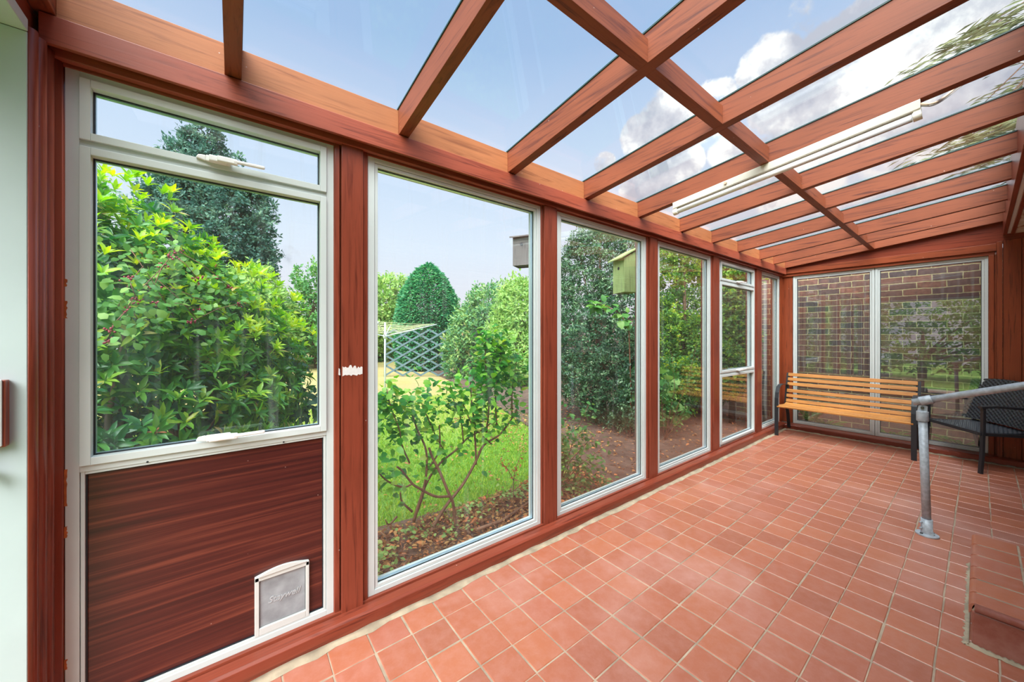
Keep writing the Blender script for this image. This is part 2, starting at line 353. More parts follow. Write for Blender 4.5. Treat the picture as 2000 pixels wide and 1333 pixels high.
def blob_points(blobs, n, depth=.14, lump=.12, seed=0, zmin=None):
    """points near the surface of a union of ellipsoids"""
    c = np.array([b[0] for b in blobs], float); r = np.array([b[1] for b in blobs], float)
    w = (r[:,0]*r[:,1] + r[:,1]*r[:,2] + r[:,0]*r[:,2]); w = w/w.sum()
    out = []; nor = []; need = n
    while need > 0:
        m = int(need*2.0)+50
        i = rng.choice(len(blobs), m, p=w); u = rand_unit(m)
        k = 1 + lump*(np.sin(u[:,0]*7+i*1.7+seed)*np.sin(u[:,1]*6+i*2.3)+.6*np.sin(u[:,2]*11+u[:,0]*9+i)) - np.abs(rng.normal(0, depth, m))
        p = c[i] + u*r[i]*k[:,None]; nn = unit(u/r[i])
        ok = np.ones(m, bool)
        for j in range(len(blobs)):
            q = np.linalg.norm((p-c[j])/r[j], axis=1); ok &= ~((q < .78) & (i != j))
        if zmin is not None: ok &= p[:,2] > zmin
        out.append(p[ok]); nor.append(nn[ok]); need -= ok.sum()
    return np.concatenate(out)[:n], np.concatenate(nor)[:n]
def crown(blobs, n, size, mat, parent, name='foliage', tmpl=LEAF4, aspect=.5, up=.2, scatter=.8, depth=.14, lump=.12, zmin=None, clump=None, droop=0):
    if clump:
        m = max(8, n//clump); P0, N0 = blob_points(blobs, m, depth, lump, zmin=zmin)
        idx = np.repeat(np.arange(m), clump)[:n]; P = P0[idx] + rand_unit(len(idx))*size*1.6*rng.random((len(idx),1)); Nn = N0[idx]
        rnd0 = rng.random(m)[idx]*.6 + rng.random(len(idx))*.4
    else:
        P, Nn = blob_points(blobs, n, depth, lump, zmin=zmin); rnd0 = rng.random(len(P))
    D = unit(Nn*.5 + rand_unit(len(P))*scatter + np.array([0,0,up-droop])); Nu = unit(Nn + rand_unit(len(P))*.7 + np.array([0,0,.5]))
    s = size*rng.uniform(.7, 1.3, len(P))
    return foliage(name, mat, P, D, Nu, s, s*aspect, tmpl, parent, rnd0)
def branches(mb, base, blobs, n=6, r0=.08, seed=1):
    rr = random.Random(seed); base = Vector(base)
    for i in range(n):
        b = blobs[i % len(blobs)]; e = Vector(b[0]) + Vector([rr.uniform(-.5,.5)*b[1][k] for k in range(3)])
        m = base.lerp(e, .5) + Vector((rr.uniform(-.1,.1), rr.uniform(-.1,.1), .1))
        mb.tube([base, base.lerp(m,.5)+Vector((0,0,.05)), m, e], [r0, r0*.8, r0*.55, r0*.2], 8)
    return mb

# ------------------------------------------------------------------ camera + world
cam = bpy.data.cameras.new('camera'); co = bpy.data.objects.new('camera', cam); C.objects.link(co)
cam.sensor_width = 36; cam.lens = 36*F_/2000; cam.clip_start = .02; cam.clip_end = 400
cam.shift_y = -(666.5-CY)/2000
co.location = (0,0,CH); co.rotation_euler = (R_(90), 0, CA - R_(90))
bpy.context.scene.camera = co
vs = bpy.context.scene.view_settings
vs.view_transform = 'Standard'; vs.look = 'None'; vs.gamma = 1; vs.exposure = 0; vs.use_curve_mapping = False

def make_world():
    w = bpy.data.worlds.new('world'); bpy.context.scene.world = w; w.use_nodes = True; nt = w.node_tree; nt.nodes.clear(); L = nt.links
    out = nt.nodes.new('ShaderNodeOutputWorld'); bg = N(nt, 'Background', Strength=1.0); L.new(bg.outputs[0], out.inputs[0])
    tc = N(nt, 'TexCoord'); nrm = N(nt, 'VectorMath', operation='NORMALIZE'); L.new(tc.outputs['Generated'], nrm.inputs[0]); d = nrm.outputs[0]
    sp = N(nt, 'SeparateXYZ'); L.new(d, sp.inputs[0])
    r = ramp(nt, [(0, (.98,.92,.98,1)), (.10, (.97,.94,1.02,1)), (.22, (.90,.97,1.10,1)), (.42, (.70,.84,1.06,1)), (.62, lin(172,202,242)), (1, lin(136,174,222))])
    L.new(sp.outputs['Z'], r.inputs['Fac'])
    def math_(op, a, b, clamp=False):
        n = N(nt, 'Math', operation=op, use_clamp=clamp)
        for i, x in enumerate((a, b)):
            if x is None: continue
            if isinstance(x, (int, float)): n.inputs[i].default_value = x
            else: L.new(x, n.inputs[i])
        return n.outputs[0]
    n1 = N(nt, 'TexNoise', Scale=6.0, Detail=12.0, Roughness=.6); L.new(d, n1.inputs['Vector'])
    n2 = N(nt, 'TexNoise', Scale=2.6, Detail=3.0); L.new(d, n2.inputs['Vector'])
    def lobe(px, rad, k=1.0):
        v = ray(*px).normalized() if not isinstance(px, Vector) else px.normalized()
        vm = N(nt, 'VectorMath', operation='DOT_PRODUCT'); L.new(d, vm.inputs[0]); vm.inputs[1].default_value = v
        mr = N(nt, 'MapRange', interpolation_type='SMOOTHSTEP'); mr.inputs['From Min'].default_value = math.cos(R_(rad)); mr.inputs['From Max'].default_value = math.cos(R_(rad*.45))
        mr.inputs['To Max'].default_value = k; L.new(vm.outputs['Value'], mr.inputs['Value']); return mr.outputs[0]
    cov = None
    for px, rad, k in [((1500,135),4.6,1),((1545,185),6,1.1),((1310,225),5.5,1.05),((1255,265),4,.95),((1390,215),5,.95),((1690,180),11,1.15),((1870,120),12,1.2),((1790,80),8,1.05),((1560,330),8,1),((1270,370),5.5,1),
                       ((1640,380),5,.85),((1330,320),4,.9),((1180,318),2.2,.75),((1430,290),4,.8),((1780,330),7,.9),((1700,480),4,.6),((1580,20),3,.6),((1660,15),3,.6), ((560,505),3,.7)]:
        l = lobe(px, rad, k); cov = l if cov is None else math_('MAXIMUM', cov, l)
    # low band of faint cloud near the horizon
    band = N(nt, 'MapRange', interpolation_type='SMOOTHSTEP'); band.inputs['From Min'].default_value = .3; band.inputs['From Max'].default_value = .1; band.inputs['To Max'].default_value = .6; L.new(sp.outputs['Z'], band.inputs['Value'])
    cov = math_('MAXIMUM', cov, band.outputs[0])
    dens = math_('ADD', math_('MULTIPLY', cov, .42), n1.outputs['Fac'])
    mr = N(nt, 'MapRange', interpolation_type='SMOOTHSTEP'); mr.inputs['From Min'].default_value = .77; mr.inputs['From Max'].default_value = .87; L.new(dens, mr.inputs['Value'])
    n3 = N(nt, 'TexNoise', Scale=7.0, Detail=10.0, Roughness=.6); mp = N(nt, 'Mapping'); mp.inputs['Location'].default_value = (.03,.02,-.05); L.new(d, mp.inputs['Vector']); L.new(mp.outputs[0], n3.inputs['Vector'])
    cr = ramp(nt, [(.40, (.60,.64,.76,1)), (.50, (.86,.88,.96,1)), (.57, (1.25,1.25,1.25,1))]); L.new(n3.outputs['Fac'], cr.inputs['Fac'])
    mx = N(nt, 'MixRGB'); L.new(mr.outputs[0], mx.inputs[0]); L.new(r.outputs[0], mx.inputs[1]); L.new(cr.outputs[0], mx.inputs[2])
    # wide bright veil of thin cloud around the hidden sun, high behind the camera
    SUN = Vector((-.62,-.50,1.05)); l = lobe(SUN, 48, 1.0)
    l2 = math_('POWER', l, 1.6)
    ad = N(nt, 'VectorMath', operation='SCALE'); ad.inputs[0].default_value = (14.2, 14.1, 13.9); L.new(l2, ad.inputs['Scale'])
    sm = N(nt, 'VectorMath', operation='ADD'); L.new(mx.outputs[0], sm.inputs[0]); L.new(ad.outputs[0], sm.inputs[1])
    L.new(sm.outputs[0], bg.inputs['Color'])
    w.cycles.sampling_method = 'MANUAL'; w.cycles.sample_map_resolution = 1024
make_world()

# ------------------------------------------------------------------ setting: floor
YW = 1.79     # inner face of sill and head beam
YF = 1.87     # inner face of window frames
def tiles(mb, rnds, xs, ys, z, gap=.0034, jit=.0012, skip=None, h=.012):
    for i in range(len(xs)-1):
        for j in range(len(ys)-1):
            if skip and skip((xs[i]+xs[i+1])/2, (ys[j]+ys[j+1])/2): continue
            jj = lambda: random.gauss(0, jit)
            x0 = xs[i]+gap+jj(); x1 = xs[i+1]-gap+jj(); y0 = ys[j]+gap*.7+jj(); y1 = ys[j+1]-gap*.7+jj()
            t = [z+random.uniform(-.0006,.0006) for _ in range(4)]; b = .003
            vs = [(x0,y0,z-h),(x1,y0,z-h),(x1,y1,z-h),(x0,y1,z-h),(x0,y0,t[0]-b),(x1,y0,t[1]-b),(x1,y1,t[2]-b),(x0,y1,t[3]-b),
                  (x0+b,y0+b,t[0]),(x1-b,y0+b,t[1]),(x1-b,y1-b,t[2]),(x0+b,y1-b,t[3])]
            fs = [(0,1,5,4),(1,2,6,5),(2,3,7,6),(3,0,4,7),(4,5,9,8),(5,6,10,9),(6,7,11,10),(7,4,8,11),(8,9,10,11)]
            mb.add(vs, fs); rnds += [random.random()]*12
def set_rnd(o, vals):
    at = o.data.attributes.new('rnd', 'FLOAT', 'POINT'); at.data.foreach_set('value', np.array(vals, np.float32))
PT = .1675
xs = [1.497 + PT*k for k in range(-12, 31)]; ys = [.1175 + PT*k for k in range(-6, 11)]
xs = [x for x in xs if x < 6.62]; xs.append(6.62)
floor = thing('floor', (3,.5,-.1), kind='structure')
mb = MB(); rn = []; tiles(mb, rn, xs, ys+[1.80], 0.0, skip=lambda x, y: False)
ft = mb.build('floor_tiles', M['tile'], floor); set_rnd(ft, rn)
MB().box(-.95, 6.9, -1.0, 1.84, -.12, -.0026).build('grout_bed', M['grout'], floor)
# rough mortar fillet along the sill and the end wall
def fillet(p, q, inward, w=.03):
    p = Vector(p); q = Vector(q); n = 90; vs = []; inward = Vector(inward)
    for i in range(n+1):
        a = p.lerp(q, i/n); ww = w*(.65+.6*random.random()); hh = .012*(.6+.8*random.random())
        vs += [a, a+Vector((0,0,hh)), a+inward*ww*.5+Vector((0,0,hh*.55)), a+inward*ww+Vector((0,0,.0008))]
    fs = []
    for i in range(n):
        for k in range(3): fs.append((i*4+k, i*4+k+1, i*4+4+k+1, i*4+4+k))
    return vs, fs
mb = MB(); mb.add(*fillet((-.5,YW,0),(6.55,YW,0),(0,-1,0),.036), smooth=True); mb.add(*fillet((6.55,YW,0),(6.55,-.75,0),(-1,0,0),.03), smooth=True)
mb.build('mortar_fillet', M['mortar'], floor)

# step below the house door, at the right
st = thing('tiled_step', (3.1,-.35,0), 'low red quarry-tiled doorstep at the right, beside the foot of the handrail', 'step')
mb = MB(); z = .19; r = .022; prof = [(-.75,0),(.022,0),(.022,z-r-.002)] + [(.022-r+r*math.cos(a), z-r+r*math.sin(a)) for a in [R_(x) for x in range(0,91,15)]] + [(-.75,z)]
mb.prism(prof, 'x', 2.645, 3.565, smooth=False)
mb.build('core', M['grout'], st)
mb = MB(); rn = []
x = 2.64; wd = [.125,.155,.155,.165,.165,.17]
xx = [2.637]; 
for w_ in wd: xx.append(xx[-1]+w_)
for i in range(len(wd)):
    for (y0, y1, t0) in ((-.128, .032, 1), (-.296,-.136, 0), (-.465,-.304,0),(-.634,-.473,0)):
        a, b = xx[i]+.008, xx[i+1]-.008; zt = z+.0022+random.uniform(0,.001); rr = .020
        if t0:
            pf = [(y0,zt-.016),(y1-rr,zt-.016),(y1-.004,z-.05),(y1,z-.05)] + [(y1-rr+rr*math.cos(R_(k)), zt-rr+rr*math.sin(R_(k))) for k in range(0,91,15)] + [(y0,zt)]
            n0 = len(mb.v); mb.prism(pf, 'x', a, b); 
        else:
            n0 = len(mb.v); mb.box(a, b, y0, y1, zt-.014, zt)
        rn += [random.uniform(.2,1)]*(len(mb.v)-n0)
o = mb.build('tread_tiles', M['tile'], st, bevel=.003); set_rnd(o, rn)
mb = MB(); rn = []
yy = [.028,-.135,-.295,-.455,-.62]
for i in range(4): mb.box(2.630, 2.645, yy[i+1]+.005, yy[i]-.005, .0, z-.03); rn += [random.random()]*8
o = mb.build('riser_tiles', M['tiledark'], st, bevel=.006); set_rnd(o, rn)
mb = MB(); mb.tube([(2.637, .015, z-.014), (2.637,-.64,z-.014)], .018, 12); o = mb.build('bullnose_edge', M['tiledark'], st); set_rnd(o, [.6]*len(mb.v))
mb = MB(); mb.box(2.645, 3.565, -.75, -.44, z, .37)
m2 = MB(); m2.add(*fillet((2.62,.031,0),(3.575,.031,0),(0,1,0),.018), smooth=True); m2.add(*fillet((2.630,.04,0),(2.630,-.7,0),(-1,0,0),.018), smooth=True); m2.build('mortar_fillet', M['mortar'], st)
u2 = mb.build('upper_tread', M['tile'], st, bevel=.01); set_rnd(u2, [.5]*8)

# ------------------------------------------------------------------ setting: sill, head, posts
def sprism(name, poly, axis, a, b, mat, bevel=.002, parent=None, kind='structure'):
    o = MB().prism(poly, axis, a, b).build(name, mat, parent, bevel)
    if parent is None: o['kind'] = kind
    return o
sprism('baseboard_garden', [(YW,-.002),(YW,.066),(YW+.010,.076),(YW+.052,.082),(YW+.054,.074),(YW+.060,.074),(YW+.062,.088),(2.0,.088),(2.0,-.1),(1.8,-.1)], 'x', -.52, 6.62, M['postx'], .0015)
sprism('baseboard_end', [(6.55,-.002),(6.55,.058),(6.56,.068),(6.66,.072),(6.85,.072),(6.85,-.1),(6.56,-.1)], 'y', -.9, 1.79, M['postx'].copy() if False else M['posty'], .0015)
# head beam: lower board, recessed dark moulding under it
sprism('trim_1', [(YW,2.322),(YW,2.414),(1.95,2.414),(1.95,2.300),(YF-.003,2.300),(YF-.004,2.318),(1.857,2.318),(1.856,2.306),(1.834,2.309),(1.832,2.350),(1.808,2.350),(1.806,2.322)], 'x', -.4845, 6.62, M['platex'], .002)
posts = [(.402,.500,.372,.530),(1.705,1.82,1.691,1.850),(3.02,3.135,2.992,3.182),(4.31,4.44,4.293,4.505),(5.61,5.745,5.604,5.842)]
for i, (a, b, c, d) in enumerate(posts):
    y0 = 1.842
    poly = [(a,y0),(b,y0),(b,y0+.05),(b+.005,y0+.05),(b+.005,y0+.016),(d-.006,y0+.018),(d,y0+.027),(d,1.98),(c,1.98),(c,y0+.026),(min(c+.004,a-.006),y0+.018),(a-.005,y0+.016),(a-.005,y0+.05),(a,y0+.05)]
    sprism('trim_%d' % (i+2), poly, 'z', .078, 2.318, M['postz'], .002)
sprism('trim_7', [(6.59,1.86),(6.70,1.86),(6.70,1.735),(6.735,1.735),(6.735,1.98),(6.59,1.98)], 'z', .078, 2.318, M['endz'], .002)
# left corner mouldings
mo = [(-.4850,1.7215)]
for cx_, cy_, rr in ((-.486,1.741,.019),(-.482,1.783,.021),(-.474,1.826,.016)):
    for k in range(-80, 81, 20): mo.append((cx_+rr*.8*math.cos(R_(k)), cy_+rr*math.sin(R_(k))))
mo += [(-.452,1.852),(-.452,1.98),(-.4850,1.98)]
o = MB().prism(mo, 'z', 0.0, 2.318, smooth=True).build('trim_8', M['postz']); o['kind'] = 'structure'

# ------------------------------------------------------------------ ceiling: rafters, purlins, roof glass
SL = .114
def zr(y): return 2.42 + SL*(1.79-y)
ceil = thing('ceiling', (3,.8,2.4), kind='structure')
RX = [(-.50,-.452),(-.030,.022),(.66,.712),(1.354,1.412),(2.065,2.122),(2.757,2.812),(3.47,3.525),(4.158,4.213),(4.855,4.91),(5.57,5.62),(6.10,6.15),(6.60,6.66)]
RD = .13
for i, (a, b) in enumerate(RX):
    poly = [(1.93, zr(1.93)), (-.16, zr(-.16)), (-.16, zr(-.16)+RD), (1.93, zr(1.93)+RD)]
    MB().prism(poly, 'x', a, b).build('rafter', M['rafty'], ceil, .0015)
    poly = [(1.96, zr(1.96)+RD), (-.16, zr(-.16)+RD), (-.16, zr(-.16)+RD+.007), (1.96, zr(1.96)+RD+.007)]
    MB().prism(poly, 'x', a-.004, b+.004).build('glazing_seal', M['seal'], ceil)
for i in range(len(RX)-1):
    a = RX[i][1]; b = RX[i+1][0]
    y0, y1 = .838, .886
    poly = [(y0, zr(y0)), (y1, zr(y1)), (y1, zr(y1)+.10), (y0, zr(y0)+.10)]
    MB().prism(poly, 'x', a, b).build('purlin', M['raftx'], ceil, .0015)
    MB().box(a, b, 1.802, 1.86, 2.414, zr(1.83)+RD-.002).build('blocking_board', M['palex'], ceil, .0015)
    ca = (RX[i][0]+RX[i][1])/2+.003; cb = (RX[i+1][0]+RX[i+1][1])/2-.003
    poly = [(2.02, zr(2.02)+RD+.008), (-.155, zr(-.155)+RD+.008), (-.155, zr(-.155)+RD+.014), (2.02, zr(2.02)+RD+.014)]
    MB().prism(poly, 'x', ca, cb).build('roof_pane', M['roofglass'], ceil)

# ------------------------------------------------------------------ windows
def ring(mb, a0, a1, z0, z1, w, d0, d1, axis='x', wb=None, wt=None):
    """rectangular frame ring; axis = direction of its width"""
    wb = w if wb is None else wb; wt = w if wt is None else wt
    def bx(p0, p1, q0, q1):
        if axis == 'x': mb.box(p0, p1, d0, d1, q0, q1)
        else: mb.box(d0, d1, p0, p1, q0, q1)
    bx(a0, a0+w, z0, z1); bx(a1-w, a1, z0, z1); bx(a0+w, a1-w, z0, z0+wb); bx(a0+w, a1-w, z1-wt, z1)
def pane(par, a0, a1, z0, z1, d, mat, axis='x', out=1):
    mb = MB()
    if axis == 'x': mb.box(a0-.008, a1+.008, d, d+.006, z0-.008, z1+.008)
    else: mb.box(d, d+.006, a0-.008, a1+.008, z0-.008, z1+.008)
    mb.build('glass_pane', mat, par)
    mb = MB(); ring(mb, a0-.002, a1+.002, z0-.002, z1+.002, .006, d-.006*out, d-.0005*out, axis) if out > 0 else ring(mb, a0-.002, a1+.002, z0-.002, z1+.002, .006, d+.0065, d+.012, axis)
    mb.build('gasket', M['gasket'], par)
    mb = MB()
    if axis == 'x': ring(mb, a0-.001, a1+.001, z0-.001, z1+.001, .005, d+.0065, d+.020, axis)
    else: ring(mb, a0-.001, a1+.001, z0-.001, z1+.001, .005, d+.0065, d+.020, axis)
    mb.build('spacer', M['spacer'], par)
def handle(par, x, z, flip=1):
    y = YF-.012
    b = MB()
    b.box(x-.055, x+.022, y-.014, y, z-.011, z+.013)
    b.prism([(x-.085,z-.004),(x-.055,z-.011),(x-.055,z+.013),(x-.078,z+.010)], 'y', y-.010, y)
    h = b.build('handle', M['handle'], par, .003)
    b = MB(); b.bar((x-.02, y-.026, z+.002), (x+.045, y-.030, z+.001), .02, .022, (0,0,1)); b.bar((x+.03, y-.034, z+.002), (x+.135, y-.034, z+.004), .013, .013)
    b.box(x-.045, x+.01, y-.030, y-.012, z-.012, z+.012)
    l = b.build('lever', M['handle'], h, .004)
    b = MB(); b.tube([(x-.012, y-.030, z), (x-.012, y-.034, z)], .0085, 20); b.build('lock', M['lock'], h)
def window(n, a0, a1, layout, mat, right_w=.052):
    w = thing('window_%d' % n, ((a0+a1)/2, YF, .08), kind='structure')
    z0, z1 = .079, 2.309
    mb = MB(); ring(mb, a0, a1, z0, z1, .032, YF, 1.95)
    if layout == 'fixed':
        mb.build('outer_frame', M['white'], w, .0015)
        mb = MB(); ring(mb, a0+.034, a1-.034, z0+.034, z1-.034, .016, YF+.006, 1.94); mb.build('glazing_bead', M['white'], w, .0012)
        pane(w, a0+.05, a1-.05, z0+.05, z1-.05, YF+.026, mat)
        return w
    # transoms
    for (t0, t1) in layout['bars']: mb.box(a0+.032, a1-.032, YF, 1.95, t0, t1)
    mb.build('outer_frame', M['white'], w, .0015)
    for (t0, t1, kind_) in layout['cells']:
        mb = MB(); sw = .026 if kind_ != 'panel' else .010
        ring(mb, a0+.0335, a1-.0335, t0, t1, sw, YF-.012 if kind_ != 'panel' else YF+.004, 1.93, 'x')
        mb.build('sash', M['white'], w, .0015)
        e = .0335+sw
        if kind_ == 'panel':
            MB().box(a0+e-.004, a1-e+.004, YF+.018, YF+.03, t0+sw-.004, t1-sw+.004).build('infill_panel', M['panel'], w)
            mb = MB(); ring(mb, a0+e-.001, a1-e+.001, t0+sw-.001, t1-sw+.001, .005, YF+.012, YF+.0178); mb.build('gasket', M['gasket'], w)
        else:
            pane(w, a0+e, a1-e, t0+sw, t1-sw, YF+.026, mat)
    for (hx, hz) in layout.get('handles', []): handle(w, hx, hz)
    return w
w1 = window(1, -.45, .374, dict(bars=[(2.045,2.068),(.932,.955)], cells=[(2.068,2.277,'g'),(.955,2.045,'g'),(.111,.932,'panel')]), M['glass_left'])
# photograph: handles on the top light's bottom rail and on the casement's bottom rail
def hpos(u, v): p = atY(u, v, YF-.02); return (p.x, p.z)
hx, hz = hpos(437, 317); handle(w1, hx, hz); hx, hz = hpos(437, 853); handle(w1, hx, hz)
window(2, .530, 1.691, 'fixed', M['glass_left'])
window(3, 1.850, 2.992, 'fixed', M['glass'])
window(4, 3.182, 4.293, 'fixed', M['glass'])
w5 = window(5, 4.505, 5.604, dict(bars=[(2.03,2.055),(.93,.955)], cells=[(2.055,2.277,'g'),(.955,2.03,'g'),(.111,.93,'g')]), M['glass'])
handle(w5, 5.05, 2.072); handle(w5, 5.05, .968)
window(6, 5.842, 6.590, 'fixed', M['glass'])
# drilled holes and scuffs on the wide rail are left to the material; two screw holes
mb = MB()
for u, v in ((288,903),(554,864)):
    p = atY(u, v, YF-.0005); mb.tube([(p.x,YF-.001,p.z),(p.x,YF-.0004,p.z)], .0035, 12)
mb.build('screw_hole', M['gasket'], w1)
mb = MB()
for u, v in ((716,377),(716,614),(716,854)):
    p = atY(u, v, YF-.0005); mb = MB().tube([(p.x,YF-.001,p.z),(p.x,YF-.0004,p.z)], .003, 12); mb.build('screw_hole', M['gasket'], bpy.data.objects['window_2'])
rustm = plain('orange_rust_bleed', lin(176,92,40), .8, var=.3, vscale=40)
for (v0, v1) in ((588,622),(918,990),(1030,1052),(545,560),(1290,1310)):
    za, zb_ = atY(126, v1, YF).z, atY(126, v0, YF).z; n_ = 10; random.seed(v0)
    pl = [(-.4515, za+(zb_-za)*i/n_) for i in range(n_+1)] + [(-.4515+.004+random.random()*.004, za+(zb_-za)*i/n_) for i in range(n_,-1,-1)]
    MB().prism(pl, 'y', YF-.0006, YF-.0001).build('rust_stain', rustm, w1)
# cat flap
cf = thing('cat_flap', (.20, YF, .13), 'grimy pale grey cat flap with an arched top, low in the dark wood panel', 'cat flap')
yc = YF+.018
fl = atY(497,1240,yc); fr = atY(603,1192,yc); x0, x1 = fl.x, fr.x; zb = .118; zt = atY(497,1128,yc).z
def arch(x0, x1, z0, z1, rise, n=10): return [(x0,z0),(x1,z0)] + [(x1+(x0-x1)*i/n, z1+rise*math.sin(math.pi*i/n)) for i in range(n+1)]
outer = arch(x0, x1, zb, zt, .016); inn = [(x0+.016,zb+.030),(x1-.014,zb+.030),(x1-.014,zt-.018),(x0+.016,zt-.018)]
mb = MB()
mb.box(x0, x0+.016, yc-.016, yc, zb, zt); mb.box(x1-.014, x1, yc-.016, yc, zb, zt); mb.box(x0+.016, x1-.014, yc-.016, yc, zb, zb+.03)
mb.prism([(x0,zt-.018)]+[(x1,zt-.018)]+[(x1+(x0-x1)*i/12, zt+.018*math.sin(math.pi*i/12)) for i in range(13)], 'y', yc-.016, yc)
mb.build('frame', M['flapframe'], cf, .002)
mb = MB(); mb.prism([(x0+.012,zt)]+[(x1-.012+(x0-x1+.024)*i/12, zt+.004+.020*math.sin(math.pi*i/12)) for i in range(13)], 'y', yc-.022, yc-.014); mb.build('hood', M['flapframe'], cf, .001)
flp = MB().box(x0+.018, x1-.016, yc-.008, yc-.003, zb+.032, zt-.020).build('flap', M['flap'], cf, .001)
cu = bpy.data.curves.new('lettering', 'FONT'); cu.body = 'Staywell'; cu.size = .036; cu.extrude = .0012; cu.align_x = 'CENTER'; cu.shear = .35; cu.offset = .0004
to = bpy.data.objects.new('tmp_lettering', cu); C.objects.link(to); dg = bpy.context.evaluated_depsgraph_get(); me = bpy.data.meshes.new_from_object(to.evaluated_get(dg)); bpy.data.objects.remove(to)
me.materials.append(M['lock'] if False else plain('worn_raised_lettering', lin(176,180,182), .35))
lo = bpy.data.objects.new('lettering', me); C.objects.link(lo); lo.parent = flp
lo.location = Vector(((x0+x1)/2+.004, yc-.0088, (zb+zt)/2-.004)) - WL(flp); lo.rotation_euler = (R_(90), 0, 0)

# end wall windows (x = 6.7)
XE = 6.70
def endwindow(n, y0, y1):
    w = thing('window_%d' % n, (XE, (y0+y1)/2, .08), kind='structure'); z0, z1 = .076, 2.292
    mb = MB(); ring(mb, y0, y1, z0, z1, .026, XE, XE+.06, 'y'); mb.build('outer_frame', M['white'], w, .0015)
    mb = MB(); ring(mb, y0+.0275, y1-.0275, z0+.0275, z1-.0275, .018, XE+.006, XE+.055, 'y'); mb.build('glazing_bead', M['white'], w, .0012)
    pane(w, y0+.046, y1-.046, z0+.046, z1-.046, XE+.022, M['glass_end'], 'y')
endwindow(7, .850, 1.727); endwindow(8, -.056, .846)
# end wall timber: head, gable infill, right boarding
mb = MB(); mb.box(6.655, 6.80, -.111, 1.86, 2.335, 2.415); mb.box(6.675, 6.80, -.10, 1.86, 2.294, 2.335); mb.build('trim_9', M['endy'], None, .002)['kind'] = 'structure'
poly = [(1.93,2.415),(-.16,2.415),(-.9,2.415),(-.9,zr(-.9)+.1),(-.16,zr(-.16)+.12),(1.93,zr(1.93)+.12)]
sprism('wall_end', poly, 'x', 6.668, 6.74, M['posty'], 0)
mb = MB(); mb.box(6.67,6.76,-.095,-.058,.07,2.294); mb.build('trim_10', M['endz'], None, .002)['kind'] = 'structure'
mb = MB(); mb.box(6.69,6.76,-.112,-.095,.07,2.30); mb.box(6.635,6.76,-.150,-.112,.07,2.43); mb.build('trim_11', M['endz'], None, .002)['kind'] = 'structure'
mb = MB()
for k in range(6): mb.box(6.648+.001*(k%2), 6.76, -.154-.12*(k+1)+.003, -.154-.12*k, .07, 2.44)
mb.build('wall_end_boarding', M['endz'], None, .002)['kind'] = 'structure'
bpy.data.objects['wall_end_boarding'].name = 'wall_right'
# left return: doorway with pale frame
mb = MB(); mb.box(-.95,-.4855,1.72,1.98,0,2.30); mb.build('wall_left', M['jamb'], None, .002)['kind'] = 'structure'
mb = MB(); mb.box(-.95,-.484,-.75,1.72,2.30,2.336); mb.build('trim_12', M['jamb'], None, .002)['kind'] = 'structure'
mb = MB(); mb.box(-.95,-.500,-.75,1.98,2.336,2.42); mb.box(-.90,-.505,-.75,1.95,2.42,2.78); mb.build('trim_13', M['posty'], None, .002)['kind'] = 'structure'
mb = MB(); mb.box(-.95,-.484,-.75,-.35,0,2.30); mb.build('trim_14', M['jamb'], None, .002)['kind'] = 'structure'
# house wall with glazed door and window, eaves
hw = MB(); Y0 = -.78; Y1 = -1.0
hw.box(-.95, 2.72, Y1, Y0, -.1, 2.9); hw.box(3.72, 4.6, Y1, Y0, -.1, 2.9); hw.box(4.6, 6.5, Y1, Y0, -.1, 1.12); hw.box(4.6, 6.5, Y1, Y0, 2.3, 2.9); hw.box(6.5, 8.2, Y1, Y0, -.1, 2.9)
hw.box(2.72, 3.72, Y1, Y0, -.1, .37); hw.box(2.72, 3.72, Y1, Y0, 2.35, 2.9)
hw.build('wall_house', M['brick_house'])['kind'] = 'structure'
d1 = thing('door_1', (3.22, Y0, .37), kind='structure')
mb = MB(); ring(mb, 2.72, 3.72, .37, 2.35, .06, Y1+.05, Y0-.01); mb.build('door_frame', M['white'], d1, .002)
mb = MB(); ring(mb, 2.79, 3.65, .43, 2.28, .09, Y1+.07, Y0-.03, wb=.16); mb.build('door_leaf', M['white'], d1, .002)
MB().box(2.87, 3.57, Y0-.07, Y0-.06, .58, 2.20).build('glass_pane', M['glass'], d1)
mb = MB(); mb.box(3.58,3.60,Y0-.03,Y0+.02,1.34,1.36); mb.box(3.48,3.60,Y0+.012,Y0+.026,1.34,1.36); mb.build('door_handle', M['lock'], d1, .002)
w9 = thing('window_9', (5.55, Y0, 1.12), kind='structure')
mb = MB(); ring(mb, 4.6, 6.5, 1.12, 2.3, .055, Y1+.05, Y0-.01)
for x in (5.2, 5.9): mb.box(x-.03, x+.03, Y1+.05, Y0-.01, 1.175, 2.245)
mb.build('window_frame', M['white'], w9, .002)
MB().box(4.655, 6.445, Y0-.09, Y0-.084, 1.175, 2.245).build('glass_pane', M['glass'], w9)
MB().box(4.55, 6.55, Y0-.02, Y0+.06, 1.08, 1.12).build('window_sill', M['white'], w9, .003)
# dim room inside the house behind that glass
plaster = plain('cream_plaster', lin(216,206,188), .9, var=.04)
mb = MB(); mb.box(2.0,8.2,-4.2,-4.1,0,2.9); mb.box(1.9,2.0,-4.2,-1.0,0,2.9); mb.box(8.1,8.2,-4.2,-1.0,0,2.9); mb.build('wall_house_interior', plaster)['kind'] = 'structure'
bpy.data.objects['wall_house_interior'].name = 'wall_back'
MB().box(-.95,8.2,-4.2,-1.0,2.86,2.95).build('trim_15', plaster)['kind'] = 'structure'
MB().box(-.95,8.2,-4.2,-1.0,.30,.37).build('trim_16', plain('brown_carpet', lin(120,96,78), .95))['kind'] = 'structure'
